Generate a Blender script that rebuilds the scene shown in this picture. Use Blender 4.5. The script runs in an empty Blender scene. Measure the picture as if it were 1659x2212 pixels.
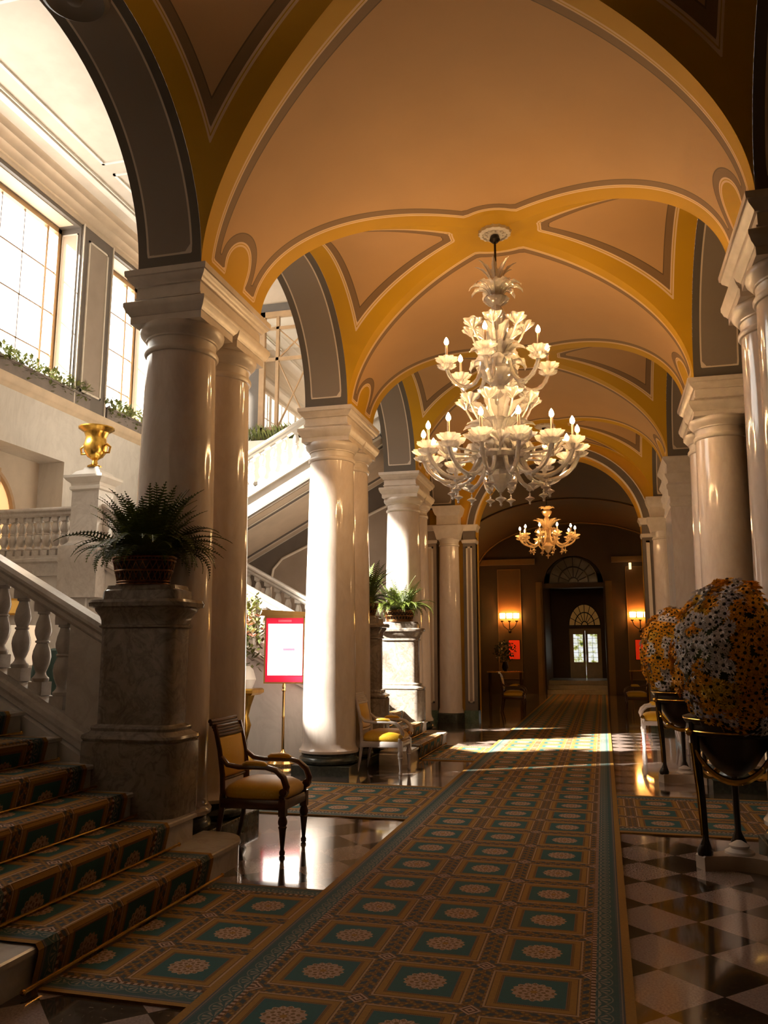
import bpy, math, random
from math import sin, cos, pi, sqrt, radians as RAD
from mathutils import Vector, Matrix
R_ = random.Random(7)
C = bpy.context.scene.collection
sc = bpy.context.scene

# ------------------------------------------------------------------ camera, world, sun, exposure
YAW, PITCH, FPX = RAD(14.666), RAD(9.523), 1784.5
cam_d = bpy.data.cameras.new('camera'); cam = bpy.data.objects.new('camera', cam_d); C.objects.link(cam)
cam.location = (0, 0, 1.5); cam.rotation_euler = (pi/2 + PITCH, 0, YAW)
cam_d.sensor_fit = 'HORIZONTAL'; cam_d.sensor_width = 36; cam_d.lens = 36*FPX/1659
cam_d.clip_start = .05; cam_d.clip_end = 200
sc.camera = cam
world = bpy.data.worlds.new('world'); sc.world = world; world.use_nodes = True
wn = world.node_tree.nodes; bgn = wn['Background']
bgn.inputs[0].default_value = (1, .96, .9, 1); bgn.inputs[1].default_value = 12.0
SUN_AZ, SUN_EL = math.atan2(-.62, -1.0), RAD(37.5)      # direction towards the sun
sd = bpy.data.lights.new('sun', 'SUN'); so = bpy.data.objects.new('sun', sd); C.objects.link(so)
sd.energy = 100; sd.color = (1, .93, .82); sd.angle = RAD(2.2)
sdir = Vector((cos(SUN_EL)*cos(SUN_AZ), cos(SUN_EL)*sin(SUN_AZ), sin(SUN_EL)))
so.rotation_euler = sdir.to_track_quat('Z', 'Y').to_euler(); so.location = (-20, -10, 15)
vs = sc.view_settings
vs.view_transform = 'Standard'; vs.look = 'None'; vs.exposure = -0.5; vs.gamma = 1; vs.use_curve_mapping = False
cy = sc.cycles
cy.use_denoising = True
try: cy.denoiser = 'OPENIMAGEDENOISE'
except Exception: pass
cy.max_bounces = 7; cy.diffuse_bounces = 4; cy.glossy_bounces = 4; cy.transmission_bounces = 4; cy.transparent_max_bounces = 8
cy.sample_clamp_indirect = 8; cy.sample_clamp_direct = 0; cy.caustics_reflective = False; cy.caustics_refractive = False
BULB = 440.0       # radiance of the candle bulbs
SCONCE = 60.0

# ------------------------------------------------------------------ plan of the place (metres)
CX, HW = -.96, 2.12               # hall axis and half width between the arcade faces
YB0, PER, LN = 5.72, 4.09, 1.39   # first column block, bay length, block length
ZC = 4.63                         # top of the column blocks
RY, RZ = 1.43, 1.40               # vault radii
XW = -9.75                        # window wall of the stair hall
XLA, XRA = -3.37, 1.45            # column axes
def blk(k): return YB0 + PER*k
def bay(k): return blk(k) - (PER-LN)/2     # centre of the bay before block k

# ------------------------------------------------------------------ mesh helpers
class MB:
    def __init__(s): s.v = []; s.f = []; s.m = []; s.uv = {}; s.at = {}
    def add(s, vs, fs, mi=0):
        o = len(s.v); s.v += [tuple(p) for p in vs]
        for f in fs: s.f.append([i+o for i in f]); s.m.append(mi)
        return o
    def box(s, x0, y0, z0, x1, y1, z1, mi=0):
        s.add([(x0,y0,z0),(x1,y0,z0),(x1,y1,z0),(x0,y1,z0),(x0,y0,z1),(x1,y0,z1),(x1,y1,z1),(x0,y1,z1)],
              [(0,3,2,1),(4,5,6,7),(0,1,5,4),(1,2,6,5),(2,3,7,6),(3,0,4,7)], mi)
    def prism(s, poly, axis, a, b, mi=0):
        n = len(poly); P = {'y': lambda u,w,t:(u,t,w), 'x': lambda u,w,t:(t,u,w), 'z': lambda u,w,t:(u,w,t)}[axis]
        vs = [P(u,w,a) for u,w in poly] + [P(u,w,b) for u,w in poly]
        s.add(vs, [tuple(range(n)), tuple(range(2*n-1,n-1,-1))] + [(i,(i+1)%n,n+(i+1)%n,n+i) for i in range(n)], mi)
    def rings(s, rr, mi=0, cap=True, closed=True):
        n = len(rr[0]); o = len(s.v)
        for r in rr: s.v += [tuple(p) for p in r]
        for k in range(len(rr)-1):
            for i in range(n if closed else n-1):
                j = (i+1)%n; s.f.append([o+k*n+i, o+k*n+j, o+(k+1)*n+j, o+(k+1)*n+i]); s.m.append(mi)
        if cap and closed:
            s.f.append([o+i for i in range(n-1,-1,-1)]); s.m.append(mi)
            s.f.append([o+(len(rr)-1)*n+i for i in range(n)]); s.m.append(mi)
    def lathe(s, prof, c=(0,0,0), n=24, mi=0, lobes=0, amp=0, cap=True, sx=1, sy=1):
        rr = []
        for r, z in prof:
            rr.append([(c[0]+sx*r*(1+amp*cos(lobes*2*pi*i/n))*cos(2*pi*i/n), c[1]+sy*r*(1+amp*cos(lobes*2*pi*i/n))*sin(2*pi*i/n), c[2]+z) for i in range(n)])
        s.rings(rr, mi, cap)
    def tube(s, path, rad, n=8, mi=0, flat=1.0, cap=True):
        P = [Vector(p) for p in path]; rr = []; up = Vector((0,0,1)); prev = None
        if not hasattr(rad, '__len__'): rad = [rad]*len(P)
        for i, p in enumerate(P):
            t = (P[min(i+1,len(P)-1)] - P[max(i-1,0)]).normalized()
            if prev is None:
                a = t.cross(up)
                if a.length < 1e-3: a = t.cross(Vector((1,0,0)))
            else: a = prev - t*prev.dot(t)
            a.normalize(); prev = a.copy(); b = t.cross(a)
            rr.append([p + a*cos(2*pi*k/n)*rad[i] + b*sin(2*pi*k/n)*rad[i]*flat for k in range(n)])
        s.rings(rr, mi, cap)
    def rectstack(s, prof, x0, y0, x1, y1, r=0.0, mi=0, seg=4):
        """stacked rounded rectangles: prof = [(z, outward offset)]"""
        rr = []
        for z, o in prof:
            X0, X1, Y0, Y1 = x0-o, x1+o, y0-o, y1+o; ring = []
            rd = max(r+o*.6, .0005) if r else .0005
            for (cx, cyy, a0) in ((X1-rd,Y1-rd,0),(X0+rd,Y1-rd,pi/2),(X0+rd,Y0+rd,pi),(X1-rd,Y0+rd,1.5*pi)):
                for k in range(seg+1 if r else 1):
                    a = a0 + (pi/2*k/seg if r else pi/4)
                    ring.append((cx+rd*cos(a), cyy+rd*sin(a), z))
            rr.append(ring)
        s.rings(rr, mi)
    def sphere(s, c, r, n=10, m=6, mi=0, sz=1):
        s.lathe([(max(r*sin(pi*k/m), 1e-4), -r*sz*cos(pi*k/m)) for k in range(m+1)], c, n, mi)
    def build(s, name, mat, parent=None, smooth=35, loc=None):
        me = bpy.data.meshes.new(name); me.from_pydata(s.v, [], s.f)
        mats = mat if isinstance(mat, (list, tuple)) else [mat]
        for m_ in mats: me.materials.append(m_)
        if len(mats) > 1:
            me.polygons.foreach_set('material_index', s.m)
        for k, vals in s.at.items():
            a = me.attributes.new(k, 'FLOAT', 'POINT'); a.data.foreach_set('value', vals)
        if s.uv:
            l = me.uv_layers.new(name='UVMap'); buf = []
            for f in s.f:
                for i in f: buf += s.uv.get(i, (0,0))
            l.data.foreach_set('uv', buf)
        me.update()
        if smooth is not None and len(me.polygons):
            me.shade_smooth(); me.set_sharp_from_angle(angle=RAD(smooth))
        o = bpy.data.objects.new(name, me); C.objects.link(o)
        if loc: o.location = loc
        if parent: o.parent = parent
        return o

def tag(o, label=None, cat=None, group=None, kind=None):
    if label: o['label'] = label
    if cat: o['category'] = cat
    if group: o['group'] = group
    if kind: o['kind'] = kind
    return o
def thing(name, label, cat, loc=(0,0,0), rz=0, group=None):
    o = bpy.data.objects.new(name, None); C.objects.link(o); o.location = loc; o.rotation_euler = (0,0,rz)
    o.empty_display_size = .1
    return tag(o, label, cat, group)
def kids(o): return [c for c in bpy.data.objects if c.parent == o]
KM = {}
def copy_tree(o, parent=None):
    c = o.copy(); C.objects.link(c); c.parent = parent
    for ch in kids(o): copy_tree(ch, c)
    return c
def struct(mb, name, mat, label=None, smooth=35):
    o = mb.build(name, mat, None, smooth); o['kind'] = 'structure'
    if label: o['label'] = label
    return o

# ------------------------------------------------------------------ node helpers
class E:
    """a value in a shader tree, with arithmetic that makes Math nodes"""
    def __init__(s, nt, v): s.nt = nt; s.v = v
    def _m(s, op, *a):
        n = s.nt.nodes.new('ShaderNodeMath'); n.operation = op
        for i, x in enumerate((s,)+a):
            x = x.v if isinstance(x, E) else x
            if isinstance(x, (int, float)): n.inputs[i].default_value = x
            else: s.nt.links.new(x, n.inputs[i])
        return E(s.nt, n.outputs[0])
    def __add__(s, o): return s._m('ADD', o)
    __radd__ = __add__
    def __sub__(s, o): return s._m('SUBTRACT', o)
    def __rsub__(s, o): return E(s.nt, float(o))._m('SUBTRACT', s)
    def __mul__(s, o): return s._m('MULTIPLY', o)
    __rmul__ = __mul__
    def __truediv__(s, o): return s._m('DIVIDE', o)
    def __lt__(s, o): return s._m('LESS_THAN', o)
    def __gt__(s, o): return s._m('GREATER_THAN', o)
    def abs(s): return s._m('ABSOLUTE')
    def sin(s): return s._m('SINE')
    def cos(s): return s._m('COSINE')
    def sqrt(s): return s._m('SQRT')
    def floor(s): return s._m('FLOOR')
    def mod(s, o): return s._m('FLOORED_MODULO', o)
    def max(s, o): return s._m('MAXIMUM', o)
    def min(s, o): return s._m('MINIMUM', o)
    def atan2(s, o): return s._m('ARCTAN2', o)
def newmat(name):
    m = bpy.data.materials.new(name); m.use_nodes = True
    nt = m.node_tree; return m, nt, nt.nodes['Principled BSDF']
def coords(nt, kind='Object'):
    tc = nt.nodes.new('ShaderNodeTexCoord'); return tc.outputs[kind]
def xyz(nt, sock):
    n = nt.nodes.new('ShaderNodeSeparateXYZ'); nt.links.new(sock, n.inputs[0])
    return [E(nt, n.outputs[i]) for i in range(3)]
def noise(nt, sock, scale, detail=4, rough=.55, dist=0):
    n = nt.nodes.new('ShaderNodeTexNoise'); nt.links.new(sock, n.inputs['Vector'])
    n.inputs['Scale'].default_value = scale; n.inputs['Detail'].default_value = detail
    n.inputs['Roughness'].default_value = rough; n.inputs['Distortion'].default_value = dist
    return E(nt, n.outputs[0])
def mix(nt, fac, a, b):
    n = nt.nodes.new('ShaderNodeMix'); n.data_type = 'RGBA'
    if isinstance(fac, E): nt.links.new(fac.v, n.inputs[0])
    else: n.inputs[0].default_value = fac
    for i, c in ((6, a), (7, b)):
        if isinstance(c, (tuple, list)): n.inputs[i].default_value = (*c[:3], 1)
        else: nt.links.new(c, n.inputs[i])
    return n.outputs[2]
def bump(nt, bs, h, strength=.3, dist=.01):
    b = nt.nodes.new('ShaderNodeBump'); b.inputs['Strength'].default_value = strength; b.inputs['Distance'].default_value = dist
    nt.links.new(h.v, b.inputs['Height']); nt.links.new(b.outputs[0], bs.inputs['Normal'])
def simple(name, col, rough=.5, metal=0, col2=None, scale=6, spec=.5, coat=0, bmp=0, ramp=1.0):
    m, nt, bs = newmat(name)
    bs.inputs['Roughness'].default_value = rough; bs.inputs['Metallic'].default_value = metal
    bs.inputs['Specular IOR Level'].default_value = spec; bs.inputs['Coat Weight'].default_value = coat
    bs.inputs['Coat Roughness'].default_value = .1
    nz = noise(nt, coords(nt), scale)
    c2 = col2 or tuple(c*.82 for c in col)
    f = (nz-.35)*2.6*ramp
    nt.links.new(mix(nt, f.max(0).min(1), col, c2), bs.inputs['Base Color'])
    if bmp: bump(nt, bs, nz, bmp)
    return m
def emit(name, col, strength):
    m, nt, bs = newmat(name)
    bs.inputs['Base Color'].default_value = (*col, 1); bs.inputs['Emission Color'].default_value = (*col, 1)
    bs.inputs['Emission Strength'].default_value = strength; return m
def marble(name, col, vein, rough=.12, scale=2.2, spec=.5, vert=1.0, amt=.7):
    m, nt, bs = newmat(name)
    mp = nt.nodes.new('ShaderNodeMapping'); nt.links.new(coords(nt), mp.inputs[0]); mp.inputs['Scale'].default_value = (1, 1, vert)
    a = noise(nt, mp.outputs[0], scale, 6, .62, 1.4); b = noise(nt, mp.outputs[0], scale*3.3, 5, .6, .6)
    v = (1.0 - ((a-.5).abs()*14).min(1))*amt
    base = mix(nt, (b*1.6-.4).max(0).min(1)*.45, col, vein)
    nt.links.new(mix(nt, v*(b*1.2).min(1), base, vein), bs.inputs['Base Color'])
    bs.inputs['Roughness'].default_value = rough; bs.inputs['Specular IOR Level'].default_value = spec
    return m
def zones(name, stops, rough=.6, spec=.3, grain=.06):
    """paint laid on plaster: colour chosen by the distance attribute d"""
    m, nt, bs = newmat(name)
    a = nt.nodes.new('ShaderNodeAttribute'); a.attribute_name = 'd'; d = E(nt, a.outputs['Fac'])
    nz = noise(nt, coords(nt), 1.3, 5)
    col = stops[0][1]
    for t, c in stops[1:]: col = mix(nt, d > t, col, c)
    col = mix(nt, (nz*2-.7).max(0).min(1)*grain*3, col, (.25,.17,.1))
    nt.links.new(col, bs.inputs['Base Color']); bs.inputs['Roughness'].default_value = rough
    bs.inputs['Specular IOR Level'].default_value = spec
    bump(nt, bs, noise(nt, coords(nt), 40, 3), .08, .004)
    return m

# ------------------------------------------------------------------ materials
OCHRE=(.60,.335,.008); CREAM=(.56,.34,.155); TRIM=(.85,.62,.38); TAUPE=(.26,.16,.08)
M_vault = zones('vault_paint', [(-9,OCHRE),(0,TRIM),(.018,OCHRE),(.026,TRIM),(.042,TAUPE),(.115,(.16,.10,.05)),(.125,CREAM)])
M_soffit = zones('soffit_paint', [(-9,(.13,.115,.10)),(0,(.72,.62,.52)),(.018,(.27,.225,.19))], rough=.45)
M_yellow = simple('ochre_plaster', OCHRE, .6, col2=(.55,.28,.03), scale=2)
M_cream = simple('cream_plaster', (.62,.50,.38), .6, scale=2)
M_grey = simple('grey_paint', (.16,.135,.115), .55, scale=2)
M_midgrey = simple('taupe_panel_paint', (.36,.29,.235), .55, scale=2)
M_white = simple('white_stucco', (.80,.76,.70), .45, col2=(.7,.65,.58), scale=3)
M_line = simple('white_line_paint', (.82,.74,.64), .5, scale=3)
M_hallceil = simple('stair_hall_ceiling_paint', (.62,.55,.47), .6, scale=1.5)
M_column = marble('column_marble', (.74,.66,.61), (.52,.42,.37), .10, 3.0, .6, .35, .35)
M_cap = simple('capital_stone', (.70,.63,.57), .32, col2=(.60,.53,.47), scale=8)
M_ped = marble('pedestal_marble', (.30,.26,.225), (.10,.075,.06), .16, 5.0, .5, 1, .8)
M_stair = marble('stair_marble', (.60,.56,.51), (.36,.31,.27), .2, 2.5, .5, 1, .5)
M_wallmarble = marble('wall_marble', (.74,.70,.65), (.50,.46,.42), .3, 1.4, .4, .5, .4)
M_darkstone = simple('dark_base_stone', (.035,.045,.04), .22, col2=(.07,.08,.07), scale=20)
M_green = marble('green_marble', (.07,.14,.11), (.3,.36,.3), .2, 5)
M_gold = simple('gilding', (.78,.47,.10), .25, 1, col2=(.5,.27,.04), scale=12)
M_brass = simple('polished_brass', (.86,.55,.2), .16, 1, scale=5)
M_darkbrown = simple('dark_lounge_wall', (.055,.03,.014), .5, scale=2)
M_lounge = simple('lounge_panel', (.13,.07,.025), .5, scale=2)
M_loungeline = simple('lounge_line', (.22,.13,.05), .5, scale=2)
M_wood = simple('mahogany', (.10,.04,.018), .28, col2=(.045,.018,.008), scale=9, coat=.3)
M_painted = simple('painted_grey_wood', (.62,.56,.55), .35, col2=(.5,.45,.44), scale=10)
M_darkmetal = simple('dark_bronze', (.035,.026,.02), .35, .6, scale=12)
M_oak = simple('window_oak', (.50,.32,.17), .45, scale=6)
M_lead = simple('window_lead', (.22,.14,.09), .5, scale=6)
M_basket = simple('bronze_basket', (.30,.13,.04), .35, .8, col2=(.1,.04,.015), scale=25)
M_soil = simple('moss', (.03,.035,.015), .9, scale=30)
M_fern = simple('fern_leaf', (.10,.13,.012), .5, col2=(.04,.065,.006), scale=14)
M_leaf = simple('trailing_leaf', (.10,.13,.03), .45, col2=(.22,.22,.06), scale=9)
M_darkleaf = simple('dark_leaf', (.03,.05,.015), .5, scale=9)
M_red = emit('emissive_red', (.6,.008,.045), .5)
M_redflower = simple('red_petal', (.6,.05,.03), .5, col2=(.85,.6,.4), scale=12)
M_paper = emit('emissive_poster', (1,.93,.86), 4.5)  # poster and red backing of the sign are emissive materials
M_teal = simple('teal_fabric', (.01,.22,.19), .6, scale=8)
M_greenf = simple('green_fabric', (.025,.06,.045), .7, scale=8)
M_cloth = simple('white_cloth', (.62,.66,.62), .8, scale=3)
M_yflower = simple('orange_petal', (.95,.50,.012), .55, col2=(.9,.4,.01), scale=5)
M_y2flower = simple('yellow_petal', (.85,.55,.04), .55, col2=(.7,.42,.03), scale=5)
M_wflower = simple('white_petal', (.92,.89,.88), .55, col2=(.8,.75,.75), scale=5)
M_fcentre = simple('flower_centre', (.025,.02,.008), .8, scale=20)
M_ceramic = simple('candle_sleeve', (.7,.5,.33), .4, scale=5)
M_bulb = emit('bulb_glow', (1, .59, .25), BULB)
M_sconce = emit('sconce_glow', (1, .50, .12), SCONCE)
M_redglow = emit('red_niche_glow', (1, .035, .005), .45)
M_warmglass = emit('warm_lit_glass', (1, .62, .28), 1.1)
M_sconcesmall = emit('lamp_glow', (1, .6, .25), 30)
def glassy(name, col, tl=.45, rough=.08):
    m, nt, bs = newmat(name); out = nt.nodes['Material Output']
    d = nt.nodes.new('ShaderNodeBsdfDiffuse'); t = nt.nodes.new('ShaderNodeBsdfTranslucent'); g = nt.nodes.new('ShaderNodeBsdfGlossy'); tr = nt.nodes.new('ShaderNodeBsdfTransparent')
    for x in (d, t, g): x.inputs[0].default_value = (*col, 1)
    g.inputs['Roughness'].default_value = rough
    fr = nt.nodes.new('ShaderNodeLayerWeight'); fr.inputs[0].default_value = .35
    nz = noise(nt, coords(nt), 30, 2)
    def mx(f, a, b):
        n = nt.nodes.new('ShaderNodeMixShader')
        if isinstance(f, float): n.inputs[0].default_value = f
        else: nt.links.new(f, n.inputs[0])
        nt.links.new(a, n.inputs[1]); nt.links.new(b, n.inputs[2]); return n.outputs[0]
    body = mx(.5, d.outputs[0], t.outputs[0]); body = mx(tl, body, tr.outputs[0])
    gl = (E(nt, fr.outputs['Facing'])*.55 + (nz-.5)*.3 + .18).max(0).min(.9)
    fin = mx(gl.v, body, g.outputs[0]); nt.links.new(fin, out.inputs[0]); nt.nodes.remove(bs)
    return m
M_crystal = glassy('blown_glass', (1, .96, .9), .15)
M_crystal2 = glassy('amber_blown_glass', (1, .72, .36), .2)
def pane(name, refl=.06):
    m, nt, bs = newmat(name); out = nt.nodes['Material Output']
    g = nt.nodes.new('ShaderNodeBsdfGlossy'); tr = nt.nodes.new('ShaderNodeBsdfTransparent'); g.inputs['Roughness'].default_value = .02
    tr.inputs[0].default_value = (.97,.97,.95,1)
    n = nt.nodes.new('ShaderNodeMixShader'); n.inputs[0].default_value = refl
    nt.links.new(tr.outputs[0], n.inputs[1]); nt.links.new(g.outputs[0], n.inputs[2]); nt.links.new(n.outputs[0], out.inputs[0])
    nt.nodes.remove(bs); return m
M_glass = pane('window_glass'); M_glass2 = pane('partition_glass', .12)
def silk():
    m, nt, bs = newmat('yellow_silk')
    v = nt.nodes.new('ShaderNodeTexVoronoi'); v.inputs['Scale'].default_value = 9; nt.links.new(coords(nt), v.inputs['Vector'])
    d = E(nt, v.outputs['Distance']); f = ((d*30).sin()*2).max(0).min(1)*((d*-2.2+1).max(0))
    nt.links.new(mix(nt, f*.5, (.72,.42,.008), (.82,.56,.10)), bs.inputs['Base Color'])
    bs.inputs['Roughness'].default_value = .42; bs.inputs['Sheen Weight'].default_value = .3
    return m
M_silk = silk()
def floor_mat():
    m, nt, bs = newmat('polished_terrazzo_diamonds'); o = coords(nt); x, y, z = xyz(nt, o)
    r = ((x-.19)+(y-4.965))/.525; s = ((x-.19)-(y-4.965))/.525
    par = (r.floor()+s.floor()).mod(2)              # 0 dark, 1 light
    fr = (r.mod(1)-.5).abs().max((s.mod(1)-.5).abs())
    n1 = noise(nt, o, 90, 3, .7); n2 = noise(nt, o, 35, 4, .7, .5); n3 = noise(nt, o, 1.1, 3)
    light = mix(nt, (n1*3-1.1).max(0).min(1), (.36,.28,.255), (.19,.135,.125))
    light = mix(nt, (n3*2-.6).max(0).min(1)*.4, light, (.38,.28,.21))
    dark = mix(nt, ((n2-.56)*9).max(0).min(1), (.035,.024,.018), (.17,.12,.075))
    tile = mix(nt, par > .5, dark, light)
    tile = mix(nt, fr > .494, tile, (.08,.06,.05))
    plain = mix(nt, ((n2-.5)*6).max(0).min(1), (.055,.042,.036), (.24,.19,.17))
    edge = ((x - CX).abs() > 1.86)
    nt.links.new(mix(nt, edge, tile, plain), bs.inputs['Base Color'])
    rg = n3*.10+.05
    nt.links.new(rg.v, bs.inputs['Roughness']); bs.inputs['Specular IOR Level'].default_value = .75
    bs.inputs['Coat Weight'].default_value = .55; bs.inputs['Coat Roughness'].default_value = .05
    return m
M_floor = floor_mat()
def carpet_mat():
    m, nt, bs = newmat('medallion_carpet'); uvn = coords(nt, 'UV'); u, v, _ = xyz(nt, uvn)
    P = .49
    p = (u + P/2).mod(P) - P/2; q = (v + .51/2).mod(.51) - .51/2
    ap = p.abs(); aq = q.abs(); mm = ap.max(aq*.97)
    fuzz = noise(nt, uvn, 60, 3, .7)
    GOLD=(.42,.215,.045); GOLDL=(.55,.33,.11); BRN=(.13,.058,.022); PINK=(.62,.40,.29); TEAL=(.035,.135,.135); NAVY=(.06,.075,.085)
    # strips of leaves between the squares
    dx = P/2 - ap; dy = .51/2*.97 - aq*.97
    su = (v*2*pi/.0729); sv = (u*2*pi/.07)
    sgx = (p > 0)*2-1; sgy = (q > 0)*2-1
    leafA = ((su + sgx*1.57 + dx*60).sin() > .1)*((dx-.021).abs() < .013)
    leafB = ((sv + sgy*1.57 + dy*60).sin() > .1)*((dy-.021).abs() < .013)
    inA = (dx < dy)
    leaf = leafA*inA + leafB*(1-inA)
    curl = ((u*180).sin()*(v*170).cos() + fuzz*1.2 - .6) > .35
    strip = mix(nt, curl, (.22,.115,.04), GOLD)
    strip = mix(nt, leaf, strip, NAVY)
    strip = mix(nt, dx.min(dy) > .045, strip, PINK)
    # corner lozenge
    cxx = (dx + dy); loz = cxx < .052
    lozc = mix(nt, ((cxx*260).sin() > .1), PINK, BRN)
    strip = mix(nt, loz, strip, lozc)
    # square frames
    col = strip
    col = mix(nt, mm < .196, col, GOLDL); col = mix(nt, mm < .191, col, BRN); col = mix(nt, mm < .187, col, GOLD)
    dots = (((u*420).sin()*(v*420).sin()).abs() > .3)
    col = mix(nt, mm < .158, col, mix(nt, dots, GOLD, BRN)); col = mix(nt, mm < .146, col, (.24,.13,.10)); col = mix(nt, mm < .142, col, TEAL)
    # medallion
    r = (p*p + q*q).sqrt(); th = q.atan2(p)
    edge = (th*16).cos()*.006 + .096
    inner = mix(nt, ((th*8).cos()*(r*150).cos() - (r*75).cos()*.25) > .28, PINK, (.27,.15,.06))
    spokes = ((th*16).sin().abs() < .32)*(r > .03)
    inner = mix(nt, spokes*(r > .062), inner, (.33,.18,.08))
    inner = mix(nt, r < .016, inner, GOLD)
    col = mix(nt, r < edge, col, inner)
    # border
    e = u.abs() - .735
    pv = (v+.049).mod(.098)-.049; fanr = ((e-.035)*(e-.035)+pv*pv).sqrt(); fth = pv.atan2(e-.03)
    fan = ((fth*9).cos() > .2)*(fanr < .047)*(fanr > .008) + ((fanr-.058).abs() < .003)*.7
    bor = mix(nt, (fan + (fuzz-.55)*1.5).max(0).min(1)*.85, (.05,.12,.12), (.42,.33,.26))
    dent = mix(nt, ((v*2*pi/.035).sin() > 0), BRN, PINK)
    bcol = mix(nt, e < .02, bor, dent)
    bcol = mix(nt, e > .118, bcol, (.10,.13,.14)); bcol = mix(nt, e > .128, bcol, (.30,.22,.17)); bcol = mix(nt, e > .134, bcol, (.10,.10,.11))
    bcol = mix(nt, e > .142, bcol, GOLD)
    col = mix(nt, e > 0, col, bcol)
    col = mix(nt, (fuzz*2-.6).max(0).min(1)*.3, col, (.07,.04,.02))
    col = mix(nt, .28, col, (.012,.008,.004))
    nt.links.new(col, bs.inputs['Base Color'])
    bs.inputs['Roughness'].default_value = .85; bs.inputs['Specular IOR Level'].default_value = .15
    bump(nt, bs, noise(nt, uvn, 350, 2), .35, .004)
    return m
M_carpet = carpet_mat()

# ------------------------------------------------------------------ floor
b = MB(); b.box(-14, -3.2, -.2, 9, 40, 0); struct(b, 'floor', M_floor, None)

# ------------------------------------------------------------------ vault
def ell(s): return RZ*sqrt(max(0, 1-s*s))
NS = 120
SS = [sin(-pi/2 + pi*i/NS) for i in range(NS+1)]
LS = [0]
for i in range(NS):
    LS.append(LS[-1] + math.hypot(HW*(SS[i+1]-SS[i]), ell(SS[i+1])-ell(SS[i])))
LT = LS[-1]; LC = [l-LT/2 for l in LS]
def dL(i):
    a, c = max(i-1, 0), min(i+1, NS); return (LS[c]-LS[a])/max(SS[c]-SS[a], 1e-6)
def trans_cell(y0c, y1c, name, ya=None, yb=None):
    """barrel cell between the far groins of the bay centred y0c and the near groins of the bay centred y1c"""
    mb = MB(); NY = 56; d = []
    for i, s in enumerate(SS):
        a = y0c + RY*abs(s) if ya is None else ya; c = y1c - RY*abs(s) if yb is None else yb
        k = sqrt(1+(RY/dL(i))**2); l = LT/2-abs(LC[i]); ym = (y0c+y1c)/2
        for j in range(NY+1):
            y = a+(c-a)*j/NY; mb.v.append((CX+HW*s, y, ZC+ell(s)))
            dg = 9
            if ya is None: dg = min(dg, (y-a)/k-.17, sqrt((y-y0c)**2+LC[i]**2)-.46)
            else: dg = min(dg, y-a-.17)
            if yb is None: dg = min(dg, (c-y)/k-.17, sqrt((y-y1c)**2+LC[i]**2)-.46)
            else: dg = min(dg, c-y-.17)
            dg = min(dg, l-.12, sqrt((y-ym)**2+(l-.27)**2)-.19)
            if l < .27 and abs(y-ym) < .19: dg = min(dg, abs(y-ym)-.19)
            d.append(dg)
    n = NY+1
    for i in range(NS):
        for j in range(NY): mb.f.append([i*n+j, (i+1)*n+j, (i+1)*n+j+1, i*n+j+1]); mb.m.append(0)
    mb.at['d'] = d
    return struct(mb, name, M_vault)
def side_cell(yc, sgn, name):
    mb = MB(); NX = 40; d = []
    for i, t in enumerate(SS):
        x0 = HW; x1 = HW*abs(t); z = ZC + RZ*sqrt(max(0, 1-t*t))
        k = sqrt(1+(HW/max(dL(i)*RY/HW, 1e-6))**2)
        for j in range(NX+1):
            x = x0+(x1-x0)*j/NX; mb.v.append((CX+sgn*x, yc+RY*t, z))
            d.append(min((x-x1)/k-.17, x0-x-.20, sqrt(x*x+(RY*t)**2)-.46))
    n = NX+1
    for i in range(NS):
        for j in range(NX): mb.f.append([i*n+j, (i+1)*n+j, (i+1)*n+j+1, i*n+j+1]); mb.m.append(0)
    mb.at['d'] = d
    return struct(mb, name, M_vault)
KB = list(range(0, 4))               # bays whose centre lies before block k
for k in KB:
    side_cell(bay(k), -1, 'ceiling'); side_cell(bay(k), 1, 'ceiling')
    if k < KB[-1]: trans_cell(bay(k), bay(k+1), 'ceiling')
YEND = bay(3)+RY                     # 18.07
trans_cell(bay(3), bay(4), 'ceiling', yb=YEND+.001)
trans_cell(bay(-1), bay(0), 'ceiling', ya=-1.6)
def medallion(k, r=.17):
    mb = MB(); z = ZC+RZ
    mb.lathe([(.06,-.05),(.08,-.045),(.09,-.02),(r*.75,-.03),(r*.8,-.05),(r,-.035),(r*1.03,-.005),(r,.02)], (CX,bay(k),z), 48, 0, 16, .05)
    for i in range(12):
        a = 2*pi*i/12; mb.sphere((CX+cos(a)*r*.55, bay(k)+sin(a)*r*.55, z-.035), .022, 6, 4, 0, .6)
    o = mb.build('ceiling_rosette', M_white); return o
tag(medallion(1), 'white plaster rosette on the vault above the large two tier chandelier', 'ceiling rosette')
tag(medallion(3, .2), 'small plaster rosette on the vault in the last bay above the small chandelier', 'ceiling rosette')

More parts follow.
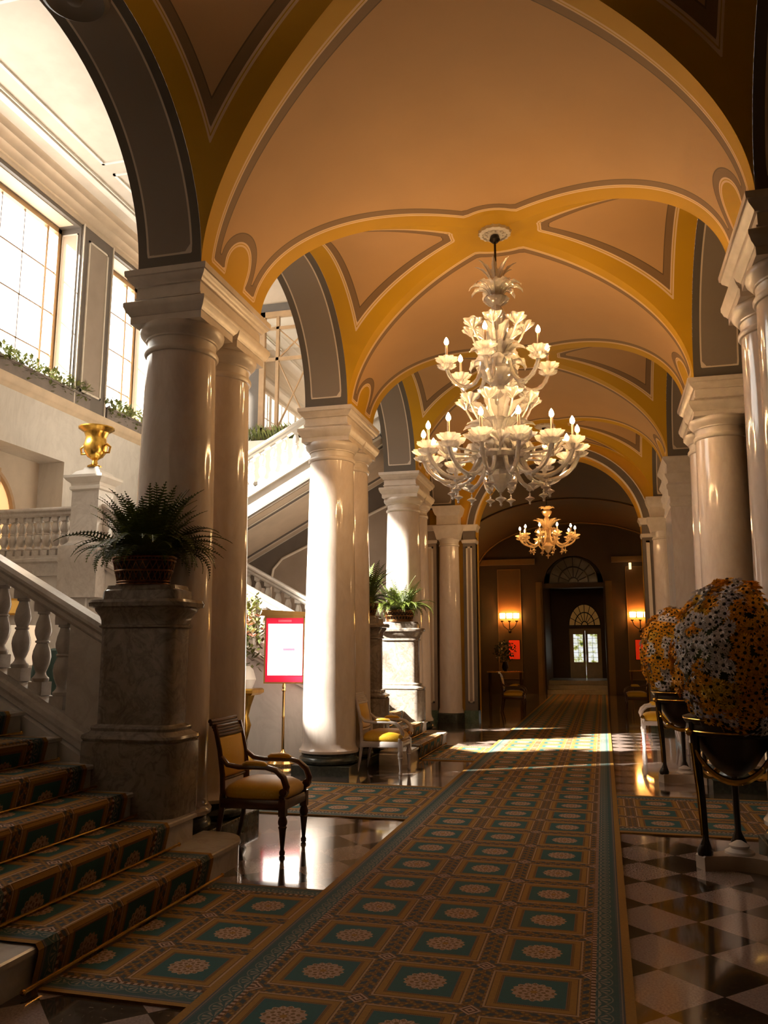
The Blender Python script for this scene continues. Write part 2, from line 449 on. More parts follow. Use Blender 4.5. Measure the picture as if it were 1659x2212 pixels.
# ------------------------------------------------------------------ arcade walls with painted soffits
def soffit(yc, x0, x1, name):
    mb = MB(); NX = 12; N = 64; d = []
    for i in range(N+1):
        a = pi*i/N; y = yc - RY*cos(a); z = ZC + RZ*sin(a); l = min(a, pi-a)*RY
        for j in range(NX+1):
            x = x0+(x1-x0)*j/NX; mb.v.append((x, y, z)); d.append(min(abs(x-x0)-.08, abs(x-x1)-.08, l-.13))
    n = NX+1
    for i in range(N):
        for j in range(NX): mb.f.append([i*n+j, (i+1)*n+j, (i+1)*n+j+1, i*n+j+1]); mb.m.append(0)
    mb.at['d'] = d; return struct(mb, name, M_soffit)
def arch_wall(x, ztop, mat, name, y0=-1.6, y1=18.07, th=0):
    mb = MB(); N = 40
    ys = y0
    for k in KB:
        yc = bay(k); mb.add([(x,ys,ZC),(x,yc-RY,ZC),(x,yc-RY,ztop),(x,ys,ztop)], [(0,1,2,3)])
        for i in range(N):
            a, c = pi*i/N, pi*(i+1)/N
            mb.add([(x,yc-RY*cos(a),ZC+RZ*sin(a)),(x,yc-RY*cos(c),ZC+RZ*sin(c)),(x,yc-RY*cos(c),ztop),(x,yc-RY*cos(a),ztop)], [(0,1,2,3)])
        ys = yc+RY
    if y1 > ys: mb.add([(x,ys,ZC),(x,y1,ZC),(x,y1,ztop),(x,ys,ztop)], [(0,1,2,3)])
    return struct(mb, name, mat, smooth=None)
for k in KB:
    soffit(bay(k), CX-HW, -3.66, 'ceiling'); soffit(bay(k), CX+HW, 1.74, 'ceiling')
t = thing('soffit_boss', 'round plaster boss on the dark arch soffit, cut by the top edge', 'ceiling rosette', (XLA, bay(0), ZC+RZ))
b = MB(); b.lathe([(.02,-.09),(.05,-.08),(.06,-.05),(.12,-.04),(.17,-.05),(.2,-.07),(.23,-.05),(.24,0)], n=40); b.build('boss', M_grey, t)
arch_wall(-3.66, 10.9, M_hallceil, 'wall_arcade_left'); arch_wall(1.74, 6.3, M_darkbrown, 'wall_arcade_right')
def sweep_arch(yc, x, r, name, mat, parent=None):    # thin moulding on an arch edge
    pass
b = MB(); b.box(CX-HW-.58, -1.6, 0, CX-HW, 1.0, ZC); struct(b, 'wall_left_near', M_darkbrown)
b = MB(); b.box(1.16, -1.6, 0, 1.74, 1.0, ZC); struct(b, 'wall_right_near', M_darkbrown)
b = MB(); b.box(-10.2, -1.9, 0, 7, -1.6, 11); struct(b, 'wall_back', M_darkbrown)

# ------------------------------------------------------------------ columns and blocks
def column(kind, x, y, label, group=None):
    t = thing('marble_column', label, 'column', (x,y,0), 0, group)
    mb = MB(); mb.rectstack([(0,0),(.118,0),(.125,-.008)], -.37,-.345,.37,.345); mb.build('plinth', M_darkstone, t)
    mb = MB(); mb.lathe([(.34,.125),(.365,.14),(.375,.17),(.365,.20),(.345,.215),(.34,.235),(.35,.25),(.345,.262)], n=48); mb.build('base_ring', M_darkstone, t)
    mb = MB(); mb.lathe([(.372,.262),(.374,.29),(.362,.305),(.345,.33),(.336,.38),(.334,.9),(.326,1.6),(.314,2.4),(.300,3.2),(.287,3.9),(.285,3.94)], n=56); mb.build('shaft', M_column, t)
    mb = MB(); mb.lathe([(.285,3.93),(.30,3.935),(.308,3.95),(.308,3.968),(.30,3.982),(.286,3.988),(.284,4.04),(.286,4.055),(.298,4.06),(.30,4.072),(.315,4.085),(.345,4.12),(.352,4.15),(.345,4.175),(.33,4.185)], n=56)
    mb.rectstack([(4.175,.0),(4.235,.0),(4.24,.008),(4.25,.012),(4.27,.03),(4.30,.04),(4.315,.048),(4.345,.048),(4.355,.04)], -.322,-.30,.322,.30)
    mb.build('capital', M_cap, t)
    return t
def block(xa, y0, label, group=None):
    t = thing('entablature_block', label, 'entablature', (xa, y0+LN/2, 0), 0, group)
    hx, hy = .29, LN/2-.08; mb = MB()
    mb.rectstack([(4.355,.0),(4.39,.0),(4.392,.012),(4.405,.014),(4.41,0),(4.50,0),(4.505,.018),(4.515,.02),(4.53,.035),(4.555,.06),(4.575,.066),(4.58,.078),(4.615,.082),(4.63,.08)], -hx,-hy,hx,hy)
    mb.build('frieze', M_cap, t); return t
NL = {0:'out of sight',1:'nearest',2:'second',3:'third'}
for k in (0,1,2):
    w = ['behind the large fern pedestal by the near stairs','beside the yellow chair past the lit sign','beside the far fern pedestal'][k]
    block(XLA, blk(k), 'stone block over the left columns ' + w, 'blocks over the left column pairs')
    ww = [('shadowed marble column directly behind the big fern','marble column behind the near yellow armchair, right one of the pair'),
          ('sunlit white marble column standing just right of the lit sign','marble column behind the second yellow armchair, partly hidden'),
          ('sunlit marble column directly behind the fern basket pedestal on the far stairs','slim looking marble column right of the far fern, warm lit')][k]
    column('l', XLA, blk(k)+.35, ww[0]); column('l', XLA, blk(k)+1.04, ww[1])
for k in (0,1):
    w = ['at the right edge of the view','above the second pair of right columns'][k]
    block(XRA, blk(k), 'moulded stone block '+w, 'blocks over the right column pairs')
    ww = [('marble column at the right edge above the large flowers, nearest one','second marble column from the right edge, high in view'),
          ('broad marble column rising behind the two daisy bouquets','marble column half hidden left of the broad right column')][k]
    column('r', XRA, blk(k)+.35, ww[0]); column('r', XRA, blk(k)+1.04, ww[1])
# left block in bay nearest the camera (out of frame, shades the hall)
for x in (XLA, XRA):
    b = MB(); b.box(x-.29, blk(-1)+.08, 0, x+.29, blk(-1)+LN-.08, ZC); struct(b, 'wall_pier', M_cap)
# right pier of the third pair
t = thing('marble_pier', 'square pink marble pier with moulded capital beyond the right columns', 'pier', (XRA, blk(2)+LN/2, 0))
hx, hy = .29, LN/2-.08
b = MB(); b.rectstack([(0,.04),(.25,.04),(.26,.0),(3.80,0)], -hx,-hy,hx,hy); b.build('shaft', M_column, t)
b = MB(); b.rectstack([(3.80,0),(3.83,.02),(3.86,.02),(3.87,.005),(3.97,.005),(3.98,.02),(4.0,.03),(4.08,.035),(4.1,.05),(4.16,.055),(4.2,.02),(4.25,.03),(4.30,.06),(4.345,.075),(4.35,.03),(4.42,.03),(4.5,.03),(4.53,.05),(4.58,.085),(4.62,.09),(4.63,.085)], -hx,-hy,hx,hy); b.build('capital', M_cap, t)

# ------------------------------------------------------------------ transverse wall with arch at the end of the hall
AC, AR, AZ = -.87, 1.76, 3.98
b = MB(); N = 48; Y0, Y1 = YEND, YEND+.45
pts = [(AC-AR, 0)] + [(AC-AR*cos(pi*i/N), AZ+AR*sin(pi*i/N)) for i in range(N+1)] + [(AC+AR, 0)]
def wallarch(y, xl, xr, zt):
    vs = []; fs = []
    out = [(xl,0)] + [(xl + (xr-xl)*i/N, zt) for i in range(N+1)] + [(xr,0)]
    for (p, q) in zip(pts, out): vs += [(p[0],y,p[1]), (q[0],y,q[1])]
    for i in range(len(pts)-1): fs.append((2*i,2*i+1,2*i+3,2*i+2))
    b.add(vs, fs)
wallarch(Y0, -4.25, 2.35, 6.3); wallarch(Y1, -4.6, 3.0, 6.6)
b.add([(p[0],Y0,p[1]) for p in pts]+[(p[0],Y1,p[1]) for p in pts], [(i,i+1,len(pts)+i+1,len(pts)+i) for i in range(len(pts)-1)])
struct(b, 'wall_end_arch', M_yellow, smooth=30)
for rr_, w_, mt, nm in ((AR+.03,.035,M_line,'trim_1'),(AR+.20,.02,M_line,'trim_2')):
    b = MB(); rg = []
    for i in range(N+1):
        a = pi*i/N; rg.append([(AC-(rr_+q)*cos(a), Y0+o, AZ+(rr_+q)*sin(a)) for q, o in ((0,.02),(0,-.02),(w_,-.02),(w_,.02))])
    b.rings(rg); struct(b, nm, mt)
b = MB(); rg = []
for i in range(N+1):
    a = pi*i/N; rg.append([(AC-(AR+q)*cos(a), Y0+o, AZ+(AR+q)*sin(a)) for q, o in ((.065,.01),(.065,-.012),(.2,-.012),(.2,.01))])
b.rings(rg); struct(b, 'trim_3', M_grey)
def pilaster(x0, x1, yf, zt, name, label, mats=(M_grey, M_midgrey)):
    t = thing('pilaster', label, 'pilaster', ((x0+x1)/2, yf, 0)); w = (x1-x0)/2
    b = MB(); b.box(-w,0,.24,w,.3,zt); b.build('shaft', mats[0], t)
    b = MB(); b.box(-w-.02,-.02,0,w+.02,.3,.24); b.build('marble_base', M_green, t)
    pw = w-.09
    b = MB(); b.box(-pw,-.012,.42,pw,0,zt-.42); b.build('panel', mats[1], t)
    b = MB()
    for (a0,c0,a1,c1) in ((-pw-.02,.40,-pw+.015,zt-.40),(pw-.015,.40,pw+.02,zt-.40),(-pw-.02,.40,pw+.02,.435),(-pw-.02,zt-.435,pw+.02,zt-.40)):
        b.box(a0,-.025,c0,a1,-.005,c1)
    b.build('panel_outline', M_line, t)
    b = MB()
    for z0, z1, o in ((zt-.33,zt-.25,.03),(zt-.06,zt+.06,.05),(zt+.0,zt+.08,.07)):
        b.rectstack([(z0,0),(z0+.01,o*.6),(z1-.02,o),(z1,o)], -w, 0, w, .3)
    b.build('capital', M_cap, t); return t
pilaster(-2.93+.03, AC-AR, YEND-.12, 4.16, '', 'grey pilaster with warm beige panel at the left jamb of the far arch')
pilaster(-4.15, -3.47, YEND-.25, 4.16, '', 'pale pilaster with bright white outline left of the slim engaged column', (M_midgrey, M_cream))
pilaster(AC+AR, 1.10, YEND-.12, 4.16, '', 'brown panelled pilaster at the right jamb of the far arch')
def engaged(x, y, label):
    t = thing('engaged_column', label, 'column', (x,y,0))
    b = MB(); b.lathe([(.29,0),(.29,.18),(.26,.2)], n=32); b.build('base_ring', M_darkstone, t)
    b = MB(); b.lathe([(.27,.2),(.26,.26),(.245,.3),(.24,1.2),(.225,2.8),(.21,3.75)], n=40); b.build('shaft', M_column, t)
    b = MB(); b.lathe([(.21,3.75),(.225,3.76),(.225,3.79),(.21,3.8),(.215,3.86),(.25,3.92)], n=40)
    b.rectstack([(3.90,0),(3.96,.02),(4.02,.03),(4.1,.06),(4.2,.08),(4.22,.0),(4.42,0),(4.45,.03),(4.52,.06),(4.60,.08),(4.63,.08)], -.24,-.2,.24,.2)
    b.build('capital', M_cap, t)
engaged(-3.19, YEND-.22, 'slim engaged marble column between two panelled pilasters left of the far arch')
engaged(1.30, YEND-.22, 'slim engaged marble column just right of the far arch')

# ------------------------------------------------------------------ right aisle (dark)
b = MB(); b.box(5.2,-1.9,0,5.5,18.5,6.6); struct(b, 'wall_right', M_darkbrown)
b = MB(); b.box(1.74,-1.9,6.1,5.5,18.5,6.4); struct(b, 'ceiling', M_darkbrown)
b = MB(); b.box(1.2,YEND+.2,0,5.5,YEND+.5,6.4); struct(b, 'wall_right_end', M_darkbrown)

# ------------------------------------------------------------------ lounge beyond the arch
LX0, LX1, LY1 = -4.3, 2.5, 30.0
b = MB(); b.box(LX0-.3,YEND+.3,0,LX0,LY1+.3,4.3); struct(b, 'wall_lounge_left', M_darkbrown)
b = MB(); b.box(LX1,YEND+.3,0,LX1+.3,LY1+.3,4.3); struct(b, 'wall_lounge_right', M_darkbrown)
b = MB(); N2 = 40; rg = []
for i in range(N2+1):
    a = pi*i/N2; rg.append([((LX0+LX1)/2-(LX1-LX0)/2*cos(a), y, 4.2+1.75*sin(a)) for y in (YEND+.3, LY1+.3)])
b.rings(rg, closed=False, cap=False); struct(b, 'ceiling', M_darkbrown)
for y in (19.6, 24.6, 29.4):
    b = MB(); b.tube([((LX0+LX1)/2-((LX1-LX0)/2-.02)*cos(pi*i/40), y, 4.2+1.73*sin(pi*i/40)) for i in range(41)], .03, 6); struct(b, 'trim_4', M_loungeline)
# end wall with tall arched recess
EX0, EX1 = -1.95, .1; EC = (EX0+EX1)/2; ER = (EX1-EX0)/2
b = MB()
b.box(LX0,LY1,0,EX0,LY1+.3,6.2); b.box(EX1,LY1,0,LX1,LY1+.3,6.2); b.box(EX0,LY1,3.7,EX1,LY1+.3,3.85)
for i in range(24):
    a, c = pi*i/24, pi*(i+1)/24
    b.prism([(EC-ER*cos(a),3.85+.98*sin(a)),(EC-ER*cos(c),3.85+.98*sin(c)),(EC-ER*cos(c),6.2),(EC-ER*cos(a),6.2)], 'y', LY1, LY1+.3)
b.box(EX0-.3,LY1+.3,3.7,EX1+.3,LY1+.5,6.2); struct(b, 'wall_end', M_darkbrown, smooth=None)
b = MB(); b.box(EX0-.3,LY1+.3,0,EX0,34.3,4); b.box(EX1,LY1+.3,0,EX1+.3,34.3,4); b.box(EX0,LY1+.3,3.9,EX1,34.3,4.2)
struct(b, 'wall_vestibule', M_lounge)
DX0, DX1, DZ0 = -1.28, -.06, .43
b = MB(); b.box(EX0,34,0,DX0,34.2,4); b.box(DX1,34,0,EX1,34.2,4); b.box(DX0,34,0,DX1,34.2,DZ0); b.box(DX0,34,2.36,DX1,34.2,2.46)
DC = (DX0+DX1)/2; DR = (DX1-DX0)/2
for i in range(16):
    a, c = pi*i/16, pi*(i+1)/16
    b.prism([(DC-DR*cos(a),2.46+.85*sin(a)),(DC-DR*cos(c),2.46+.85*sin(c)),(DC-DR*cos(c),4),(DC-DR*cos(a),4)], 'y', 34, 34.2)
struct(b, 'wall_door_end', M_lounge, smooth=None)
b = MB()
for i in range(3): b.box(EX0, 30.1+.5*i, .145*i, EX1, 34, .145*(i+1))
o = b.build('step_flight', M_stair); tag(o, 'low marble steps rising to the glazed door at the far end', 'steps')
# door with panes
M_daylight = emit('garden_daylight', (.8, .85, .8), 3.0)
def garden():
    m, nt, bs = newmat('garden_backdrop'); o = coords(nt); n = noise(nt, o, 5, 5, .6)
    x,y,z = xyz(nt, o)
    col = mix(nt, ((n-.45)*6).max(0).min(1), (.95,.97,1), (.5,.5,.08))
    col = mix(nt, ((n-.58)*9).max(0).min(1), col, (.05,.08,.03))
    em = nt.nodes.new('ShaderNodeEmission'); nt.links.new(col, em.inputs[0]); em.inputs[1].default_value = 1.6
    nt.links.new(em.outputs[0], nt.nodes['Material Output'].inputs[0]); return m
M_doorwood = simple('pale_door_wood', (.8,.55,.28), .4, scale=5)
def door(x0, x1, z0, z1, y, name):
    t = thing(name, 'glazed double garden door glowing with daylight at the far end', 'door', ((x0+x1)/2, y, z0)); t['kind'] = 'structure'
    w = (x1-x0)/2; h = z1-z0
    b = MB(); b.box(-w,-.03,h-.08,w,.06,h); b.box(-w,-.03,0,-w+.06,.06,h); b.box(w-.06,-.03,0,w,.06,h); b.build('door_frame', M_doorwood, t)
    for s in (-1, 1):
        a0, a1 = (-w+.06, -.005) if s < 0 else (.005, w-.06)
        b = MB(); b.box(a0,0,0,a1,.05,.62); b.box(a0,0,h-.22,a1,.05,h-.08); b.box(a0,0,.62,a0+.09,.05,h-.2); b.box(a1-.09,0,.62,a1,.05,h-.2)
        b.box(a0+.08,-.02,.12,a1-.08,0,.5)
        leaf = b.build('door_leaf', M_doorwood, t)
        b = MB()
        for i in range(1,6): b.box(a0+.09,.01,.62+(h-.82)*i/6-.006,a1-.09,.04,.62+(h-.82)*i/6+.006)
        b.box((a0+a1)/2-.006,.01,.62,(a0+a1)/2+.006,.04,h-.2); b.build('glazing_bars', M_lead, leaf)
        b = MB(); b.box(a0+.09,.02,.62,a1-.09,.028,h-.2); b.build('door_glass', M_glass, leaf)
door(DX0, DX1, DZ0, 2.36, 34.05, 'door_1')
b = MB(); b.box(-4,36.5,-.2,3,36.6,4.5); o = b.build('garden_hedge', garden()); tag(o, 'bright garden greenery seen through the far glazed door', 'garden', kind='stuff')
def fanlight(cx, y, z, r, rz, label, name, glass):
    t = thing(name, label, 'fanlight window', (cx,y,z)); t['kind'] = 'structure'
    b = MB()
    for k in (1.0, .62, .2): b.tube([(-r*k*cos(pi*i/20), 0, rz*k*sin(pi*i/20)) for i in range(21)], .022, 6)
    for i in range(1, 8):
        a = pi*i/8; b.tube([(-r*.2*cos(a),0,rz*.2*sin(a)),(-r*cos(a),0,rz*sin(a))], .014, 6)
    b.box(-r,-.04,-.03,r,.04,.03); b.build('glazing_bars', M_darkmetal, t)
    b = MB(); b.prism([(-r*cos(pi*i/20), rz*sin(pi*i/20)) for i in range(21)], 'y', .03, .04); b.build('glass', glass, t)
M_dimglass = emit('dim_amber_glass', (1, .5, .12), .10); M_dimglass2 = simple('dull_glass', (.05,.035,.02), .2)
fanlight(DC, 34.02, 2.47, DR, .85, 'small fanlight with radiating bars above the far door', 'window_11', M_dimglass)
fanlight(EC, LY1+.1, 3.87, .84, .93, 'large dark fanlight with radiating bars high on the far end wall', 'window_12', M_dimglass2)
# panels on the lounge end wall
def outline(x0, x1, z0, z1, y, w=.025, mat=M_loungeline, name='trim_5'):
    b = MB()
    for (a0,c0,a1,c1) in ((x0,z0,x0+w,z1),(x1-w,z0,x1,z1),(x0,z0,x1,z0+w),(x0,z1-w,x1,z1)): b.box(a0,y-.02,c0,a1,y,c1)
    return struct(b, name, mat)
for cx_ in (-3.19, 1.27):
    b = MB(); b.box(cx_-.42,LY1-.02,.5,cx_+.42,LY1,4.4); struct(b, 'wall_panel', M_lounge)
    outline(cx_-.42, cx_+.42, .5, 4.4, LY1-.02)
b = MB(); b.box(LX0,LY1-.12,4.55,EX0-.3,LY1,4.75); b.box(EX1+.3,LY1-.12,4.55,LX1,LY1,4.75); struct(b, 'trim_6', M_loungeline)
for x in (EX0-.28, EX1+.06):
    b = MB(); b.box(x,LY1-.14,0,x+.22,LY1,3.9); b.box(x+.05,LY1-.18,0,x+.17,LY1,3.9); struct(b, 'trim_7', M_loungeline)
for y in (20.4, 22.4, 24.4, 26.4, 28.4):
    for sx in (LX0, LX1-.1):
        b = MB(); b.box(sx,y,0,sx+.1,y+.5,4.2); struct(b, 'trim_8', M_lounge)
def sconce(x, y, z, rz, label):
    t = thing('wall_sconce', label, 'wall lamp', (x,y,z), rz)
    b = MB(); b.sphere((0,-.05,-.55), .06); b.tube([(0,-.03,-.55),(0,-.12,-.4),(0,-.14,-.2)], .018, 6)
    b.lathe([(.02,-.22),(.05,-.2),(.055,-.17)], (0,-.14,0), 12)
    for s in (-1,1):
        b.tube([(0,-.05,-.52),(s*.1,-.1,-.45),(s*.21,-.13,-.35),(s*.26,-.14,-.2)], .018, 6); b.lathe([(.02,-.22),(.05,-.2),(.055,-.17)], (s*.26,-.14,0), 12)
    b.box(-.36,-.2,-.105,.36,-.19,-.09); b.box(-.36,-.2,.09,.36,-.19,.105)
    for s in (-.12,.12): b.box(s-.008,-.2,-.1,s+.008,-.19,.1)
    b.build('bracket', M_darkmetal, t)
    for s in (-.24,0,.24):
        b = MB(); b.lathe([(.095,-.09),(.105,.09)], (s,-.14,0), 16, cap=False); b.build('lamp_shade', M_sconce, t)
sconce(-3.19, LY1-.02, 2.72, 0, 'triple wall sconce with glowing shades left of the far door')
sconce(1.27, LY1-.02, 2.72, 0, 'triple wall sconce with glowing shades right of the far door')
sconce(LX0+.02, 27.6, 2.72, pi/2, 'wall sconce on the left side wall of the dark lounge, seen edge on')
sconce(LX1-.02, 26.2, 2.72, -pi/2, 'wall sconce on the right side wall of the dark lounge, seen edge on')
for x, l in ((-3.05, 'glowing red picture below the left sconce in the dark lounge'), (1.27, 'glowing red picture below the right sconce in the dark lounge')):
    b = MB(); b.box(x-.19,LY1-.06,1.2,x+.19,LY1-.03,1.86)
    t = thing('red_picture', l, 'picture', (0,0,0)); b.build('canvas', M_redglow, t)
    b = MB(); b.box(x-.21,LY1-.05,1.18,x+.21,LY1-.02,1.88); b.build('picture_frame', M_darkmetal, t)
b = MB(); b.box(.98,LY1-.3,4.28,1.06,LY1-.2,4.5); o = b.build('exit_lamp', emit('small_lamp', (1,.6,.25), 4)); tag(o, 'tiny lit lamp high on the right of the dark lounge', 'lamp')
def console(x, y, l1, l2, bouquet):
    t = thing('console_table', l1, 'table', (x,y,0)); b = MB(); b.box(-.55,-.2,.82,.55,.2,.86); b.build('table_top', M_gold, t)
    for sx in (-.48,.48):
        for sy in (-.14,.14):
            b = MB(); b.tube([(sx,sy,0),(sx*1.02,sy,.4),(sx,sy,.82)], [.02,.03,.03]); b.build('leg', M_wood, t)
    if bouquet:
        t = thing('dark_bouquet', l2, 'plant', (x,y,.86)); b = MB(); b.lathe([(.06,0),(.11,.12),(.07,.3)], n=14); b.build('vase', M_darkmetal, t)
        b = MB(); leafball(b, (0,0,.62), .36, 260, .09); b.build('foliage', M_darkleaf, t)
def leafball(b, c, r, n, s, mi=0, sz=1, up=.0):
    for _ in range(n):
        u = R_.uniform(-1,1); a = R_.uniform(0,2*pi); q = sqrt(1-u*u); rr = r*R_.uniform(.55,1)
        d = Vector((q*cos(a), q*sin(a), u*sz)); p = Vector(c)+d*rr
        t = d.cross(Vector((R_.uniform(-1,1),R_.uniform(-1,1),R_.uniform(-1,1)))).normalized(); w = d.cross(t).normalized()
        o = (d*.5+t*.8+Vector((0,0,up))).normalized()*s
        b.add([p, p+o*.5+w*s*.28, p+o, p+o*.5-w*s*.28], [(0,1,2,3)], mi)
console(-3.0, 26.5, 'gilt topped console table under the left red picture', 'dark leafy bouquet on the left console in the lounge', True)
console(1.35, 28.6, 'gilt topped console table under the right red picture', '', False)

# ------------------------------------------------------------------ stair hall shell
def wall_holes(y0, y1, z0, z1, holes, x0, x1, mb):
    ys = sorted({y0, y1, *[h[0] for h in holes], *[h[1] for h in holes]})
    for a, c in zip(ys, ys[1:]):
        zs = z0
        for h in sorted([h for h in holes if h[0] <= a and h[1] >= c], key=lambda h: h[2]):
            if h[2] > zs: mb.box(x0,a,zs,x1,c,h[2])
            zs = h[3]
        if zs < z1: mb.box(x0,a,zs,x1,c,z1)
WZ0, WZ1 = 6.2, 9.85
WIN = [(5.45,13.34),(14.45,16.16),(17.3,20.2)]  # first window's near end lies out of view, shaped to steer the sun
REC = (11.0, 13.28, 2.85, 5.03)
b = MB(); wall_holes(-1.9, 22, 0, 5.98, [REC], XW-.55, XW, b); struct(b, 'wall_left', M_wallmarble, smooth=None)
b = MB(); wall_holes(-1.9, 22, WZ0, 11.2, [(a,c,WZ0,WZ1) for a,c in WIN], XW-.55, XW, b); struct(b, 'wall_left_upper', M_grey, smooth=None)
b = MB(); b.rectstack([(5.98,0),(6.02,.03),(6.06,.05),(6.08,.07),(6.15,.09),(6.2,.1)], XW-.5,-1.9,XW,22); struct(b, 'trim_9', simple('stone_ledge', (.66,.50,.34), .5, scale=4))
b = MB(); b.box(XW-.75,REC[0]-.4,REC[2]-.4,XW-.55,REC[1]+.4,REC[3]+.4); struct(b, 'wall_recess_back', M_cream)
# arched lit window inside the recess
t = thing('window_1', 'arched window glowing warm inside the marble wall recess above the landing', 'window', (XW-.53, 11.75, 2.85)); t['kind']='structure'
b = MB(); b.prism([(-1.1,0)]+[(-1.1*cos(pi*i/20)*.75+0, .95+.9*sin(pi*i/20)) for i in range(21)]+[(1.1*.75,0)], 'x', .0, .02); b.build('glass', M_warmglass, t)
b = MB(); b.tube([(.04,-.82,0)]+[(.04,-.82*cos(pi*i/20),.95+.9*sin(pi*i/20)) for i in range(21)]+[(.04,.82,0)], .06, 6); b.box(.0,.25,0,.08,.4,1.85); b.build('window_frame', M_oak, t)
# big windows
wi = 2
for (a, c) in WIN:
    vis = a > 10
    t = thing(f'window_{wi}', 'tall leaded window blazing with daylight' , 'window', (XW-.5,0,0)); t['kind'] = 'structure'; wi += 1
    b = MB(); fw = .1
    for (y0,y1,z0,z1) in ((a,a+fw,WZ0,WZ1),(c-fw,c,WZ0,WZ1),(a,c,WZ0,WZ0+fw),(a,c,WZ1-fw,WZ1)): b.box(-.05,y0,z0,.05,y1,z1)
    
    for yq in [c-.42]+[c-.42-2.3*q_ for q_ in range(1,4) if c-.42-2.3*q_ > a+.5]: b.box(-.03,yq,WZ0,.03,yq+.06,WZ1)
    b.build('window_frame', M_oak, t)
    b = MB()
    for k in range(1,4): b.box(-.015,a,WZ1-fw-.85*k-.01,.01,c,WZ1-fw-.85*k+.012)
    y = c-.42-.62
    while y > a+.1: b.box(-.015,y-.01,WZ0,.01,y+.012,WZ1); y -= .62
    b.build('leading', M_lead, t)
    b = MB(); b.box(-.006,a,WZ0,.0,c,WZ1); b.build('glass', M_glass, t)
    # painted reveal panels with white outline
    for yy, s in ((c, -1), (a, 1)):
        b = MB(); b.box(.1,min(yy,yy+s*.012),WZ0+.1,.42,max(yy,yy+s*.012),WZ1-.15); b.build('reveal_panel', M_cream, t)
        b = MB()
        for (p0,q0,p1,q1) in ((.08,WZ0,.1,WZ1-.12),(.42,WZ0,.44,WZ1-.12),(.08,WZ1-.15,.44,WZ1-.12)): b.box(p0,min(yy,yy+s*.02),q0,p1,max(yy,yy+s*.02),q1)
        b.build('reveal_outline', M_line, t)
    b = MB(); b.box(.1,a+.15,WZ1-.012,.42,c-.15,WZ1); b.build('head_panel', M_cream, t)
# pilaster panels between the windows
for (p, q) in zip([(0,4.2)]+WIN, WIN):
    y0, y1 = p[1], q[0]
    b = MB(); b.box(XW,y0+.02,WZ0,XW+.03,y1-.02,WZ1+.12); struct(b, 'wall_pilaster', M_grey)
    b = MB(); b.box(XW+.03,y0+.25,WZ0+.35,XW+.04,y1-.25,WZ1-.2); struct(b, 'wall_panel', M_midgrey)
    b = MB()
    for (a0,c0,a1,c1) in ((y0+.22,WZ0+.32,y0+.26,WZ1-.17),(y1-.26,WZ0+.32,y1-.22,WZ1-.17),(y0+.22,WZ0+.32,y1-.22,WZ0+.36),(y0+.22,WZ1-.21,y1-.22,WZ1-.17),(y0+.03,WZ0,y0+.06,WZ1+.1),(y1-.06,WZ0,y1-.03,WZ1+.1)):
        b.box(XW+.03,a0,c0,XW+.055,a1,c1)
    struct(b, 'trim_10', M_line)
b = MB(); b.box(XW,.3,0,-3.66,.57,10.9); struct(b, 'wall_stair_near', M_hallceil)  # unseen end wall mirroring the far one, added to darken the foreground
# cornice and ceiling
b = MB(); prof = [(0,9.93),(.04,9.93),(.05,10.0),(.09,10.01),(.10,10.06),(.16,10.11),(.2,10.12),(.21,10.18),(.28,10.24),(.33,10.25),(.34,10.31),(.40,10.35),(0,10.36)]
b.prism([(XW+o, z) for o, z in prof], 'y', -1.9, 22); struct(b, 'trim_11', M_cream, smooth=60)
b = MB(); b.box(XW-.6,-1.9,10.35,-3.67,22,10.6); struct(b, 'ceiling', M_hallceil)
b = MB()
def ceilrect(x0, x1, y0, y1, w):
    for (a0,c0,a1,c1) in ((x0,y0,x0+w,y1),(x1-w,y0,x1,y1),(x0,y0,x1,y0+w),(x0,y1-w,x1,y1)): b.box(a0,c0,10.32,a1,c1,10.35)
b.box(-9.02,-1.9,10.28,-8.92,22,10.35); b.box(-8.90,-1.9,10.31,-8.87,22,10.35); b.box(-9.08,-1.9,10.31,-9.04,22,10.35); b.box(-4.6,-1.9,10.28,-4.5,22,10.35)
for k in range(0,4):
    yy = 12.2 - k*PER; ceilrect(-8.55,-5.2,yy-PER+.28,yy,.05)
ceilrect(-8.55,-5.2,12.52,16.1,.05)
struct(b, 'trim_12', M_white)
# end wall of the stair hall at Y 16.35
YE = 16.35; GX0, GX1, GZ0, GZ1 = -7.15, -3.9, 6.25, 9.0
b = MB(); b.box(XW,YE,5.0,GX0,YE+.3,10.9); b.box(GX1,YE,5.0,-3.66,YE+.3,10.9); b.box(GX0,YE,5.0,GX1,YE+.3,GZ0); b.box(GX0,YE,GZ1,GX1,YE+.3,10.9); struct(b, 'wall_stair_end', M_grey, smooth=None)
b = MB(); b.box(XW,YE,0,-3.66,YE+.3,5.0); struct(b, 'wall_stair_end_lower', M_grey)
b = MB(); prof2 = [(0,GZ1+.2),(-.05,GZ1+.2),(-.06,GZ1+.5),(-.12,GZ1+.58),(-.14,GZ1+.8),(-.25,GZ1+1.0),(-.28,GZ1+1.15),(-.38,GZ1+1.3),(0,GZ1+1.34)]
b.prism([(YE+o, z) for o, z in prof2], 'x', XW, -3.66); struct(b, 'trim_13', M_cream, smooth=60)
t = thing('window_9', 'glazed partition with crossed diagonal bars high behind the stairs', 'window', (0, YE, 0)); t['kind']='structure'
b = MB()
for (x0,x1,z0,z1) in ((GX0,GX0+.12,GZ0,GZ1),(GX0,GX1,GZ1-.12,GZ1),(GX0,GX1,GZ0,GZ0+.08)): b.box(x0,-.02,z0,x1,.08,z1)
x = GX0+.42
cols = [GX0+.42]
while cols[-1] + .78 < GX1: cols.append(cols[-1]+.78)
for x in cols: b.box(x-.035,-.01,GZ0,x+.035,.06,GZ1)
